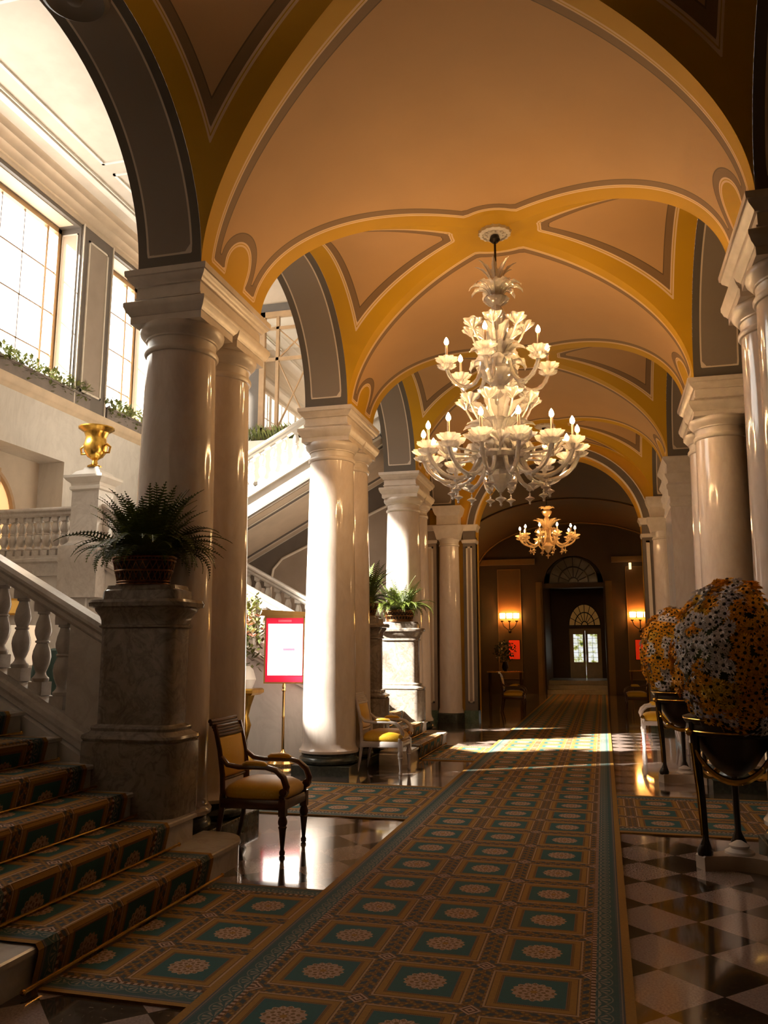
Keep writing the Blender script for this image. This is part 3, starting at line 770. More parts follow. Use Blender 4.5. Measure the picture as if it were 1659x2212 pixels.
b.box(GX0,-.01,GZ1-.42,GX1,.05,GZ1-.36); b.box(GX0,-.01,GZ1-1.15,GX1,.05,GZ1-1.08)
for x, x2 in zip(cols, cols[1:]):
    b.tube([(x,.02,GZ1-1.12),(x2,.02,GZ1-.4)], .018, 6); b.tube([(x2,.02,GZ1-1.12),(x,.02,GZ1-.4)], .018, 6)
    m_ = (x+x2)/2
    b.tube([(x,.02,GZ0),(x2,.02,GZ1-1.12)], .018, 6); b.tube([(x2,.02,GZ0),(x,.02,GZ1-1.12)], .018, 6)
b.build('glazing_bars', M_oak, t)
b = MB(); b.box(GX0,.03,GZ0,GX1,.036,GZ1); b.build('glass', M_glass2, t)
b = MB(); b.box(XW,21.9,0,-3.66,22.2,11); struct(b, 'wall_gallery_end', M_cream)
b = MB(); b.box(-3.96,YE,5,-3.66,22,11); struct(b, 'wall_gallery_right', M_cream)
b = MB(); b.box(XW,YE+.3,4.9,-3.66,22,5.1); struct(b, 'floor', M_stair)
b = MB(); b.box(-4.25,YEND,0,-3.66,YEND+.3,6.3); struct(b, 'wall_respond', M_cream)
b = MB(); b.box(-3.66-.02,YE,0,-3.66,YEND,5); struct(b, 'wall_respond_side', M_cream)
# beige painted panel on the lower end wall
b = MB(); P0 = [(-6.75,1.0),(-6.75,2.9),(-6.7,3.2),(-6.5,3.42),(-4.0,4.55),(-4.0,1.0)]
b.prism(P0, 'y', YE-.02, YE); struct(b, 'wall_panel', M_midgrey, smooth=None)
b = MB(); b.tube([(p[0],YE-.02,p[1]) for p in P0[:5]], .03, 6); struct(b, 'trim_14', M_line)
t = thing('stone_bracket', 'white moulded stone bracket on the dark wall behind the far stair rail', 'bracket', (-7.25,YE-.2,2.35))
b = MB(); b.rectstack([(0,-.03),(.2,-.03),(.22,0),(.3,.06),(.42,.08),(.45,.08)], -.28,-.1,.28,.2); b.build('bracket_stone', M_cap, t)
b = MB(); b.tube([(-8.6+.55*0,YE-.02,2.0)]+[(-7.95-.6*cos(pi*i/16),YE-.02,2.9+.5*sin(pi*i/16)) for i in range(17)]+[(-7.35,YE-.02,2.0)], .05, 6); struct(b, 'trim_15', M_line)

# ------------------------------------------------------------------ balusters, balustrades, pedestals, stairs
def baluster_bm(h=.64):
    b = MB(); b.box(-.06,-.06,0,.06,.06,.09*h/.64); s = h/.64
    pr = [(.05,.09),(.055,.10),(.055,.115),(.045,.125),(.035,.14),(.032,.155),(.038,.17),(.052,.21),(.06,.26),(.055,.30),(.04,.345),(.036,.352),(.046,.358),(.046,.368),(.036,.374),(.05,.41),(.054,.44),(.046,.49),(.034,.53),(.03,.55),(.042,.555),(.042,.57)]
    b.lathe([(r*1.18, z*s) for r, z in pr], n=18); b.box(-.055,-.055,.57*s,.055,.055,.64*s)
    return b
SL = .538                                     # slope of the stairs
SH, SR, SX = .176, .327, -2.545               # rise, run, first nosing
def balustrade(name, label, y, x0, x1, zt0, slope, group=None, mat=M_stair, h=.66, n=None, w=.11):
    """rail from x0 down to x1 (x0 < x1 <0); zt0 = rail top height at x1, rising towards x0"""
    t = thing(name, label, 'balustrade', ((x0+x1)/2, y, 0), 0, group); xc = (x0+x1)/2
    Z = lambda x: zt0 + slope*(x1-x)
    def sl(x): return x-xc
    rr = []
    for x in (x0, x1):
        rr.append([(sl(x),yy,Z(x)+dz) for yy, dz in ((-w+.03,0),(w-.03,0),(w,-.03),(w,-.055),(w-.03,-.085),(w-.03,-.12),(w-.05,-.15),(-w+.05,-.15),(-w+.03,-.12),(-w+.03,-.085),(-w,-.055),(-w,-.03))])
    b = MB(); b.rings(rr); b.build('handrail', mat, t, 20)
    zb = -.15-h
    rr = []
    for x in (x0, x1):
        rr.append([(sl(x),yy,Z(x)+zb+dz) for yy, dz in ((-w+.03,0),(w-.03,0),(w-.03,-.04),(w,-.06),(w,-.10),(w-.02,-.13),(w-.02,-.17),(-w+.02,-.17),(-w+.02,-.13),(-w,-.10),(-w,-.06),(-w+.03,-.04))])
    b = MB(); b.rings(rr); b.build('base_rail', mat, t, 20)
    if slope > 0:
        xe = x1-.30; b = MB(); b.prism([(sl(xe),Z(xe)-.14),(sl(xe),Z(xe)-.16-h),(sl(x1),Z(x1)-.16-h),(sl(x1),Z(x1)-.14)], 'y', -.075, .075); b.build('end_block', mat, t, None); x1b = xe
    else: x1b = x1
    n = n or max(2, int(abs(x1b-x0)/.185))
    first = None
    hh = h - abs(slope)*.0
    for i in range(n):
        x = x0 + (x1b-x0)*(i+.5)/n
        if first is None:
            bb = baluster_bm(h+.10*abs(slope)); first = bb.build('baluster', mat, t); o = first
        else: o = first.copy(); C.objects.link(o); o.parent = t
        o.location = (sl(x), 0, Z(x)-.15-h-.03*abs(slope)*1.5)
    return t
def pedestal(x, y, z0, label):
    """marble newel pedestal, top at z 1.98"""
    t = thing('newel_pedestal', label, 'pedestal', (x,y,z0)); hx, hy = .30, .16
    H = 1.98-z0
    b = MB(); b.rectstack([(0,.09),(.85-z0,.09),(.86-z0,.075)], -hx,-hy,hx,hy, .07); b.build('plinth', M_ped, t)
    b = MB(); b.rectstack([(.86-z0,.08),(.88-z0,.095),(.90-z0,.09),(.915-z0,.05),(.93-z0,.035),(.95-z0,.04),(.96-z0,.035),(.97-z0,.005),(.975-z0,0),(1.66-z0,0)], -hx,-hy,hx,hy, .07); b.build('die', M_ped, t)
    b = MB(); b.rectstack([(1.66-z0,.0),(1.67-z0,.02),(1.685-z0,.022),(1.69-z0,.008),(1.72-z0,.01),(1.75-z0,.02),(1.79-z0,.05),(1.81-z0,.055),(1.82-z0,.09),(1.85-z0,.095),(1.87-z0,.085),(1.875-z0,.01),(1.94-z0,.005),(1.95-z0,-.01),(1.98-z0,-.02)], -hx,-hy,hx,hy, .07); b.build('cap', M_ped, t)
    return t
NST = 16; ZLAND = SH*NST
def stairs(yc, lab, carpet_lab, near):
    t = thing('marble_staircase', lab, 'staircase', (SX, yc, 0)); w = 1.28
    for k in range(1, NST+1):
        x1 = -SR*(k-1); x0 = -SR*k-.03; z1 = SH*k; z0 = SH*(k-1)
        b = MB()
        if k == 1:
            # rounded ends wrapping the pedestals
            pl = [(x0-.04,-w-.26)] + [(x1-.26+.26*sin(a), -w+.0-.26*cos(a)) for a in (0,.2,.4,.6,.8,1.0,1.2,1.4,1.57)]
            pr = [(p[0],-p[1]) for p in reversed(pl)]
            poly = pl+pr
            def sh(o): return [(x+(o if x > x0 else 0), y+math.copysign(o, y)) for x, y in poly]
            rg = [[(x,y,z) for x,y in sh(o)] for z, o in ((0,-.02),(z1-.04,-.02),(z1-.03,0),(z1-.008,0),(z1,-.01))]
            b.rings(rg)
        elif k == 2:
            b.rectstack([(z0,-.02),(z1-.04,-.02),(z1-.03,0),(z1-.008,0),(z1,-.01)], x0, -w-.02, x1, w+.02, 0)
            pass
        else:
            b.rectstack([(z0,-.02),(z1-.04,-.02),(z1-.03,0),(z1-.008,0),(z1,-.01)], x0, -1.06, x1+.0, 1.06, 0)
        b.build('step', M_stair, t)
    # side walls under the balustrades
    for s in (-1, 1):
        xa, xb = -1.09, -SR*NST+.05
        b = MB(); z = lambda x: .70 + SL*(-x-1.09)
        b.prism([(xa,0),(xa,z(xa)),(xb,z(xb)),(xb,0)], 'y', *sorted((s*1.09, s*1.27))); b.build('side_wall', M_wallmarble, t, None)
    # carpet
    ct = MB(); hw = .88; L = 0; pts = []
    def P(x, z):
        pts.append((x, z))
    eps = .012
    P(eps+.0, .012)
    for k in range(1, NST+1):
        x1 = -SR*(k-1); z1 = SH*k
        P(x1+eps*.0-.012, SH*(k-1)+eps); P(x1+eps, z1-.05); P(x1+eps+.004, z1-.015); P(x1-.004, z1+eps); P(x1-.03, z1+eps)
        P(x1-SR+.0, z1+eps)
    pts = pts[1:]
    for i, (x, z) in enumerate(pts):
        if i: L += math.hypot(x-pts[i-1][0], z-pts[i-1][1])
        for s in (-1, 1):
            ct.v.append((x, s*hw, z)); ct.uv[len(ct.v)-1] = (s*.92, L)
    for i in range(len(pts)-1): ct.f.append([2*i,2*i+1,2*i+3,2*i+2]); ct.m.append(0)
    o = ct.build('stair_carpet', M_carpet, None, 40, (SX, yc, 0)); tag(o, carpet_lab, 'carpet')
    rod = None
    for k in range(0, 7 if near else 3):
        b = MB(); b.tube([(0,-.98,0),(0,.98,0)], .009, 8); b.sphere((0,-.99,0), .014); b.sphere((0,.99,0), .014)
        if rod is None: rod = b.build('carpet_rod', M_gold); o = rod
        else: o = rod.copy(); C.objects.link(o)
        o.location = (SX-SR*k+.030, yc, SH*k+.026)
        tag(o, ('thin gold carpet rod at the foot of riser %s of the near stairs' % ['one','two','three','four','five','six','seven'][k]) if near else 'gold carpet rod under the %s step of the far stairs' % ['lowest','second','third'][k], 'stair rod', 'rods of the near stair carpet' if near else 'rods of the far stair carpet')
    return t
stairs(bay(0), 'broad marble staircase rising to the left in the dark foreground', 'patterned teal and gold carpet running up the near stairs', True)
stairs(bay(2), 'sunlit marble staircase rising left behind the second chair', 'patterned carpet on the far sunlit stairs', False)
PY = 1.23                                       # balustrade plane from the stair axis
PXc = -3.31
pedestal(PXc, bay(0)+PY, SH*2, 'large dark marble pedestal carrying the near fern, foot of the near stairs')
pedestal(PXc, bay(2)-PY, SH*2, 'marble pedestal half hidden behind the second column, foot of the far stairs')
pedestal(PXc, bay(2)+PY, SH*2, 'sunlit white marble pedestal under the small fern basket')
XT = SX - SR*NST
for y, l in ((bay(0)+PY, 'dark marble balustrade climbing left from the big fern pedestal'),
             (bay(2)-PY, 'blazing sunlit balustrade climbing left behind the lit sign'),
             (bay(2)+PY, 'far side balustrade of the far stairs, mostly hidden')):
    balustrade('stair_balustrade', l, y, XT-.0, PXc-.30, 1.68, SL, n=None)
# landings
b = MB(); b.box(XW,bay(0)-1.4,ZLAND-.3,XT+.06,bay(0)+1.4,ZLAND); struct(b, 'floor', M_stair)
b = MB(); b.box(XW,bay(2)-1.32,0,XT+.06,YE,ZLAND); struct(b, 'wall_landing', M_wallmarble)
b = MB(); b.box(XW,bay(2)-1.36,ZLAND-.16,XT+.1,bay(2)-1.3,ZLAND+.02); struct(b, 'trim_16', M_stair)
# urn pedestal at the head of the far stairs
UX, UY = -7.75, bay(2)-PY
t = thing('newel_pedestal', 'tall white marble newel on the landing carrying the golden urn', 'pedestal', (UX,UY,0))
b = MB(); b.rectstack([(2.3,.1),(2.84,.1),(2.86,.11),(3.1,.11),(3.12,.06),(3.16,.02),(3.2,0),(3.98,0)], -.24,-.2,.24,.2); b.build('die', M_stair, t)
b = MB(); b.rectstack([(3.98,0),(4.0,.03),(4.04,.03),(4.06,.01),(4.1,.02),(4.14,.07),(4.18,.1),(4.22,.1),(4.23,.03),(4.3,-.03),(4.34,-.1),(4.38,-.12)], -.24,-.2,.24,.2); b.build('cap', M_white, t)
t = thing('golden_urn', 'golden urn with flared rim on the tall white newel', 'urn', (UX,UY,4.38))
b = MB(); b.lathe([(.11,0),(.11,.03),(.05,.06),(.04,.12),(.06,.14),(.12,.18),(.17,.26),(.19,.36),(.17,.42),(.16,.5),(.19,.58),(.25,.62),(.28,.64),(.28,.66),(.24,.66),(.16,.6)], n=32, lobes=16, amp=.012); b.build('bowl', M_gold, t)
for s in (-1,1):
    b = MB(); b.tube([(s*.16,0,.24),(s*.25,0,.24),(s*.27,0,.33),(s*.2,0,.38)], .018, 8); b.build('handle', M_gold, t)
balustrade('landing_balustrade', 'level marble balustrade on the landing left of the golden urn', UY, XW+.02, UX-.24, 3.76, 0, n=11, h=.62)
# upper flight
UY0, UY1 = 13.95, YE
XU0, XU1 = -9.0, -3.72
us = .545
zu = lambda x: 4.29 + us*(x+6.29)
t = thing('upper_stair_flight', 'white upper stair flight climbing right with painted underside', 'staircase', ((XU0+XU1)/2, UY0, 0)); xc = (XU0+XU1)/2
b = MB(); b.prism([(XU0-xc,zu(XU0)-.41),(XU1-xc,zu(XU1)-.41),(XU1-xc,zu(XU1)),(XU0-xc,zu(XU0))], 'y', 0, UY1-UY0); b.build('flight', M_white, t, None)
def band(za, zb2, y0, y1, mat, nm, xa=XU0, xb=XU1):
    b = MB(); b.prism([(xa-xc,zu(xa)+za),(xb-xc,zu(xb)+za),(xb-xc,zu(xb)+zb2),(xa-xc,zu(xa)+zb2)], 'y', y0, y1); b.build(nm, mat, t, None)
band(-.02,.06,-.06,.2,M_white,'upper_moulding'); band(-.38,-.34,-.03,.2,M_grey,'lower_line')
band(-.425,-.411,.05,2.3,M_cream,'soffit'); band(-.44,-.425,.30,.36,M_line,'soffit_outline'); band(-.44,-.425,2.0,2.06,M_line,'soffit_outline')
band(-.435,-.42,.36,.48,M_grey,'soffit_border'); band(-.44,-.425,.48,.51,M_line,'soffit_outline'); band(-.435,-.42,1.9,2.0,M_grey,'soffit_border')
t2 = balustrade('upper_balustrade', 'white sunlit balustrade of the upper flight climbing to the right', UY0+.1, XU0, XU1, zu(XU1)+.90, -us, mat=M_white, h=.62, n=24)

# lounge area seen through the near balustrade
t = thing('table_lamp', 'white round lampshade seen between the near balusters', 'lamp', (-7.95,10.1,0))
b = MB(); b.lathe([(.16,.86),(.05,.9),(.03,1.0),(.06,1.1),(.03,1.3)], n=16); b.build('lamp_base', M_brass, t)
b = MB(); b.lathe([(.22,1.3),(.3,1.45),(.3,1.65),(.22,1.85)], n=28, cap=False); b.build('lamp_shade', emit('lit_shade', (.9,.75,.55), .5), t)
t = thing('side_table', 'long table with pale pinkish top behind the near balustrade', 'table', (-7.8,9.95,.0))
b = MB(); b.box(-.9,-.5,.8,1.0,.45,.86); b.build('table_top', simple('pink_marble_top', (.55,.47,.48), .3), t)
for sx in (-.9,.85):
    b = MB(); b.box(sx-.04,-.4,0,sx+.04,.4,.8); b.build('leg', M_wood, t)
t = thing('green_armchair', 'green rounded armchair behind the near balusters', 'armchair', (-6.75,9.3,0))
b = MB(); b.lathe([(.34,.1),(.38,.4),(.38,1.0),(.33,1.35),(.2,1.5),(.05,1.53)], n=24, sy=.5); b.build('upholstered_back', M_greenf, t)
b = MB(); b.box(-.42,-.55,.12,.42,.1,.45); b.build('seat', M_greenf, t)
for sx in (-.36,.36):
    b = MB(); b.tube([(sx,-.45,.12),(sx,-.45,0)], .03); b.build('leg', M_wood, t)
t = thing('gilt_picture', 'glowing gold framed picture low behind the near balustrade', 'picture', (-9.15,bay(2)-1.36,2.08))
b = MB(); b.box(-.34,-.04,.0,.34,0,.2); b.build('canvas', emit('amber_picture_glow', (1,.55,.12), .35), t)  # lit look of the canvas put into its material as emission
b = MB(); b.box(-.37,-.06,-.03,.37,-.0,0); b.box(-.37,-.06,.2,.37,0,.23); b.box(-.37,-.06,0,-.34,0,.2); b.box(.34,-.06,0,.37,0,.2); b.build('picture_frame', M_gold, t)

# ------------------------------------------------------------------ carpets
def carpet(name, x0, x1, y0, y1, along, label, cl, phase=0, z=.012):
    b = MB()
    if along == 'y':
        c = cl; uv = lambda x, y: (x-c, y-phase)
    else:
        c = cl; uv = lambda x, y: (y-c, x-phase)
    for (x, y, zz) in ((x0,y0,0),(x1,y0,0),(x1,y1,0),(x0,y1,0),(x0,y0,z),(x1,y0,z),(x1,y1,z),(x0,y1,z)):
        b.v.append((x,y,zz)); b.uv[len(b.v)-1] = uv(x,y)
    b.f = [[4,5,6,7],[0,1,5,4],[1,2,6,5],[2,3,7,6],[3,0,4,7]]; b.m = [0]*5
    o = b.build(name, M_carpet, None, None); tag(o, label, 'carpet'); return o
carpet('carpet_runner', -1.77, .07, -1.5, 29.8, 'y', 'long teal and gold medallion runner down the middle of the hall', -.85, 3.99)
carpet('cross_carpet', -2.50, -1.772, bay(0)-.91, bay(0)+.89, 'x', 'short medallion carpet from the runner to the near stairs', bay(0), -1.98, .011)
carpet('cross_carpet', -3.6, -1.772, bay(1)-.92, bay(1)+.92, 'x', 'medallion cross carpet passing behind the near armchair', bay(1)-.03, -2.02, .011)
carpet('cross_carpet', .072, 3.6, bay(1)-.98, bay(1)+.90, 'x', 'medallion cross carpet on the right leading under the flower stands', bay(1)-.04, .44, .011)
carpet('cross_carpet', -2.50, -1.772, bay(2)-.92, bay(2)+.90, 'x', 'small medallion carpet leading to the far sunlit stairs', bay(2), -2.02, .011)

# ------------------------------------------------------------------ armchairs
def armchair(label, loc, rz, frame, back=M_silk, cat='armchair'):
    t = thing('armchair', label, cat, loc, rz); t.scale = (1,1,.93)
    # seat rail and cushion; faces +x
    b = MB(); b.rectstack([(.345,0),(.355,.006),(.41,.006),(.42,0)], -.25,-.25,.27,.25, .01); b.build('seat_rail', frame, t)
    b = MB(); rg = []
    for z, o in ((.415,-.005),(.44,.014),(.475,.016),(.515,-.01),(.545,-.06),(.56,-.12),(.565,-.18)):
        ring = []
        for a in range(28):
            A = 2*pi*a/28; e = .42; cx_ = math.copysign(abs(cos(A))**e, cos(A)); sy_ = math.copysign(abs(sin(A))**e, sin(A))
            ring.append((.01+(.25+o)*cx_, (.245+o)*sy_, z))
        rg.append(ring)
    b.rings(rg); b.build('seat_cushion', M_silk, t, 60)
    for s in (-1, 1):
        b = MB(); b.box(.225,s*.23-.027,.30,.279,s*.23+.027,.43)
        b.lathe([(.012,0),(.02,.005),(.022,.03),(.014,.045),(.015,.06),(.027,.20),(.034,.215),(.026,.225),(.034,.24),(.036,.26),(.024,.30)], (.252,s*.23,0), 16)
        b.build('front_leg', frame, t)
        b = MB(); b.tube([(-.31,s*.21,0),(-.275,s*.215,.15),(-.25,s*.22,.33),(-.245,s*.22,.45)], [.02,.022,.026,.026], 8, 0, .8); b.build('rear_leg', frame, t)
        # back post
        b = MB(); b.tube([(-.245,s*.22,.40),(-.25,s*.225,.6),(-.28,s*.225,.8),(-.33,s*.222,1.0)], [.026,.026,.024,.022], 8, 0, .8); b.build('back_post', frame, t)
        # scrolled arm
        y = s*.25
        b = MB(); P = [(-.26,s*.225,.74),(-.20,y*.98,.685),(-.10,y,.67),(.02,y,.675),(.12,y,.675),(.20,y,.655),(.26,y,.60),(.285,y,.53),(.27,y*.98,.47),(.245,y*.97,.45),(.25,s*.235,.41)]
        b.tube(P, [.022,.024,.024,.024,.025,.027,.03,.031,.028,.026,.026], 10, 0, .85)
        arm = b.build('arm', frame, t)
        b = MB(); b.tube([(.268,y-s*.0+.03,.49),(.268,y-.03,.49)], .03, 12); b.build('scroll_rosette', M_gold if frame is M_painted else frame, arm)
        b = MB(); b.tube([(-.07,y,.69),(-.04,y,.703),(.03,y,.706),(.10,y,.70),(.125,y,.688)], [.018,.03,.034,.03,.018], 10, 0, .7); b.build('arm_pad', M_silk, t)
    # crest rail: rolled over, ribbed
    b = MB()
    for k in range(6):
        z = .915+.022*k; x = -.305-.010*k - (.012 if k > 3 else 0); b.tube([(x,-.235,z),(x+.012,-.12,z),(x+.016,0,z),(x+.012,.12,z),(x,.235,z)], .0155, 8)
    b.tube([(-.365,-.235,1.03),(-.355,0,1.03),(-.365,.235,1.03)], .016, 8)
    b.build('crest_rail', frame, t)
    b = MB(); b.tube([(-.262,-.21,.56),(-.255,0,.56),(-.262,.21,.56)], .016, 8); b.build('lower_back_rail', frame, t)
    b = MB(); rg = []
    for z, x in ((.575,-.262),(.6,-.258),(.75,-.272),(.88,-.297),(.905,-.303)):
        th = .012 if z in (.575,.905) else .026
        rg.append([(x-th*.6,-.205,z),(x+.004,-.205,z),(x+th,-.10,z),(x+th+.006,0,z),(x+th,.10,z),(x+.004,.205,z),(x-th*.6,.205,z)])
    b.rings(rg); b.build('back_pad', back, t, 60)
    return t
armchair('dark mahogany armchair with yellow silk seat beside the near columns', (-2.62,6.29,0), 0, M_wood)
armchair('pale framed armchair with sunlit yellow seat beside the second column pair', (-2.71,10.42,0), 0, M_painted)
t3 = armchair('pale armchair with teal back and yellow seat half behind the flower stands', (.83,14.42,0), pi, M_painted)
b = MB(); b.prism([(-.262,.56),(-.30,.58),(-.33,.95),(-.30,.93)], 'y', -.2, .2)
b.v = [(x-.012,y,z) for x,y,z in b.v]; b.build('back_cover', M_teal, t3)
armchair('pale armchair glimpsed between the legs of the flower stands', (1.40,12.95,0), pi, M_painted)
armchair('dim yellow seated chair in the dark lounge on the right', (.75,21.6,0), pi, M_wood)
armchair('dim yellow seated chair in the dark lounge on the left', (-2.2,21.2,0), 0, M_wood)
t = thing('draped_stool', 'white cloth draped low stool seen through the near flower stand', 'stool', (1.95,12.3,0))
b = MB(); rg = []
for z, r in ((.0,.36),(.1,.34),(.4,.30),(.56,.29),(.62,.24)):
    rg.append([(r*(1+.07*cos(9*2*pi*i/48)*(1 if z < .5 else .2))*cos(2*pi*i/48), r*(1+.07*cos(9*2*pi*i/48)*(1 if z<.5 else .2))*sin(2*pi*i/48), z) for i in range(48)])
b.rings(rg); b.build('cloth_cover', M_cloth, t, 60)

# ------------------------------------------------------------------ ferns in baskets
def frond(L, droop, seed):
    r = random.Random(seed); b = MB(); n = 26; pts = []
    x = z = 0; a = RAD(76) if droop < 1.2 else RAD(48); st = L/n
    for i in range(n+1):
        pts.append(Vector((x, r.uniform(-.002,.002), z))); x += cos(a)*st; z += sin(a)*st; a -= droop/n*(.6+1.0*i/n)
    b.tube(pts, [.0035*(1-.8*i/n)+.0008 for i in range(n+1)], 4)
    for i in range(3, n+1):
        f = i/n; w = L*.19*sin(pi*min(1, f*.92+.10))**.8*(1.05-.55*f)+.004
        p = pts[i]; t = (pts[i]-pts[i-1]).normalized(); side = Vector((0,1,0)); nrm = t.cross(side)
        for s in (-1, 1):
            q = p + side*s*w + t*w*.25 - nrm*w*(-.12); h = st*.30
            b.add([p-t*h, p+side*s*w*.55-t*h*.9+t*w*.12, q, p+side*s*w*.55+t*h*.9+t*w*.12, p+t*h*.6], [(0,1,2,3,4)])
    return b
FR = []
def basket(t, rx, ry, h):
    b = MB(); n = 28
    for k in range(n):
        for s in (-1, 1):
            P = []
            for j in range(7):
                f = j/6; a = 2*pi*k/n + s*f*.42; r = .82+.18*f; P.append((rx*r*cos(a), ry*r*sin(a), .02+f*(h-.03)))
            b.tube(P, .0045, 4)
    for z, r in ((.01,.84),(.03,.83),(h*.5,.91),(h-.01,1.0),(h-.035,.98)):
        b.tube([(rx*r*cos(2*pi*i/36), ry*r*sin(2*pi*i/36), z) for i in range(37)], .008, 6)
    o = b.build('basket', M_basket, t)
    b = MB(); b.lathe([(.78,.01),(.9,h*.8)], n=32, sx=rx, sy=ry); b.build('inner_pot', M_darkmetal, o)
def fern(label, loc, rx, ry, h, scale, nf, seed, basket_h=.15, rng=(0,2*pi)):
    t = thing('potted_fern', label, 'fern', loc); basket(t, rx, ry, h); r = random.Random(seed)
    b = MB(); b.sphere((0,0,h*.75), 1, 16, 8, 0, 1); b.v = [(x*rx*.8, y*ry*.8, h*.75+(z-h*.75)*.12) for x,y,z in b.v]; b.build('soil', M_soil, t)
    if not FR:
        for i, (L, d) in enumerate(((.42,.5),(.44,.9),(.42,1.4),(.40,2.0),(.36,2.6),(.40,1.1))): FR.append(frond(L, d, i).build('frond', M_fern, t, None)); FR[-1]['unused'] = 1
        protos = list(FR)
    for i in range(nf):
        src = FR[r.choice([0,0,1,1,2,2,3,3,4,5])]
        o = src.copy() if i >= 0 else src; C.objects.link(o); o.parent = t
        if 'unused' in o: del o['unused']
        a = r.uniform(*rng); k = scale*r.uniform(.75,1.2); q = r.uniform(.1,.75)
        o.location = (rx*q*cos(a)*.8, ry*q*sin(a)*.8, h*.8); o.rotation_euler = (r.uniform(-.15,.15), r.uniform(-.12,.12), a+r.uniform(-.3,.3)); o.scale = (k,k*1.1,k)
    return t
fern('large dark fern in a bronze basket on the near stair pedestal', (PXc-.03, bay(0)+PY-.02, 1.98), .25, .17, .22, 1.32, 150, 3)
fern('green fern in a lattice bronze basket on the sunlit pedestal', (PXc-.02, bay(2)+PY-.03, 1.98), .27, .16, .2, 1.35, 100, 5)
fern('fern half hidden behind the second column pair on the far stairs', (PXc+.02, bay(2)-PY, 1.98), .24, .15, .18, 1.4, 80, 9)
for o in FR: bpy.data.objects.remove(o, do_unlink=True)

# ------------------------------------------------------------------ planters on the window ledge
def leafsprig(b, p, n, s, down):
    for _ in range(n):
        q = Vector(p)+Vector((R_.uniform(-.03,.12), R_.uniform(-.09,.09), R_.uniform(-down,.16))); d = Vector((R_.uniform(-.2,1), R_.uniform(-1,1), R_.uniform(-.6,.9))).normalized(); w = d.cross(Vector((0,0,1))).normalized()
        b.add([q, q+d*s*.5+w*s*.25, q+d*s, q+d*s*.5-w*s*.25], [(0,1,2,3)])
def planter(y0, y1, label):
    t = thing('window_planter', label, 'planter', (XW-.2, (y0+y1)/2, WZ0)); L = (y1-y0)/2
    b = MB(); b.box(0,-L,0,.25,L,.27); b.box(.25,-L,.24,.27,L,.28); b.build('trough', simple('grey_zinc', (.23,.19,.17), .6), t)
    b = MB(); n = int((y1-y0)/.045)
    for i in range(n):
        y = -L+2*L*i/n; leafsprig(b, (.14,y,.34), 14, R_.uniform(.08,.14), .18 if R_.random() < .8 else .4)
    b.build('trailing_foliage', M_leaf, t, None)
planter(10.8, 13.9, 'grey window planter with trailing greenery under the first big window')
planter(14.5, 16.3, 'grey window planter with trailing greenery under the second window, left of the columns')
t = thing('ledge_planter', 'row of spiky green plants in a low trough before the glazed partition', 'planter', (-5.7,YE-.2,5.95))
b = MB(); b.box(-1.7,-.15,-.9,1.7,.18,-.0); b.build('trough', M_white, t)
b = MB()
for i in range(26):
    x = -1.6+3.2*i/25
    for k in range(11):
        a = 2*pi*k/11+R_.random(); h = R_.uniform(.25,.42); s = .13; w = Vector((-sin(a),cos(a),0))*.02
        p = Vector((x,0,0)); b.add([p-w, p+w, p+Vector((cos(a)*s,sin(a)*s*.6,h*.8))+w*.7, p+Vector((cos(a)*s*1.6,sin(a)*s,h))], [(0,1,2,3)])
b.build('spiky_leaves', M_leaf, t, None)

# ------------------------------------------------------------------ lit sign, plant stand with arrangement
t = thing('standing_sign', 'red and white poster sign in a gilt frame on a brass pole', 'sign', (-4.2,10.7,0), RAD(14))
b = MB(); b.lathe([(.2,0),(.21,.03),(.19,.06),(.15,.07),(.15,.10),(.08,.13),(.03,.17),(.02,.2)], n=32); b.build('foot', M_brass, t)
b = MB(); b.lathe([(.02,.17),(.018,.6),(.022,.62),(.018,.64),(.018,.95),(.03,.97),(.02,.99),(.028,1.02),(.018,1.05),(.018,1.09)], n=16); b.build('pole', M_brass, t)
b = MB(); w = .255
for (a0,c0,a1,c1) in ((-w-.02,1.08,-w,1.96),(w,1.08,w+.02,1.96),(-w-.02,1.06,w+.02,1.08),(-w-.02,1.94,w+.02,1.97)): b.box(a0,-.03,c0,a1,.03,c1)
b.prism([(-w-.08,1.97),(w+.08,1.97),(w+.05,2.02),(-w-.05,2.05)], 'y', -.07, .05); b.build('gilt_frame', M_brass, t)
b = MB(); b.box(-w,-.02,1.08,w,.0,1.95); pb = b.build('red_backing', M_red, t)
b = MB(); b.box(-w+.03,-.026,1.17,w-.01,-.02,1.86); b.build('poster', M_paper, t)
b = MB(); b.box(-.02,-.03,1.50,.14,-.026,1.53); b.box(-.09,-.03,1.885,.09,-.021,1.915); b.build('poster_heading', simple('faded_red_print', (.75,.12,.2), .5), t)
t = thing('gilt_plant_stand', 'carved gilt stand partly hidden behind the near columns', 'stand', (-4.78,10.72,0))
b = MB(); b.rectstack([(.9,-.04),(.93,.0),(.97,0),(.99,-.02)], -.2,-.2,.2,.2); b.build('stand_top', M_gold, t)
b = MB(); b.lathe([(.17,0),(.15,.06),(.06,.14),(.05,.3),(.1,.5),(.06,.62),(.09,.75),(.14,.9)], n=20, lobes=8, amp=.06); b.build('stand_body', M_gold, t)
t = thing('flower_arrangement', 'tall red, cream and green flower arrangement on the gilt stand', 'flowers', (-4.78,10.72,.99))
b = MB(); b.lathe([(.1,0),(.15,.12),(.11,.25),(.06,.3)], n=18); b.build('vase', M_white, t)
b = MB()
for _ in range(60):
    a = R_.uniform(0,2*pi); h = R_.uniform(.3,1.25); r = R_.uniform(.05,.28); leafsprig(b, (r*cos(a)-.04, r*sin(a), h), 7, .1, .08)
b.build('leaves', M_leaf, t, None)
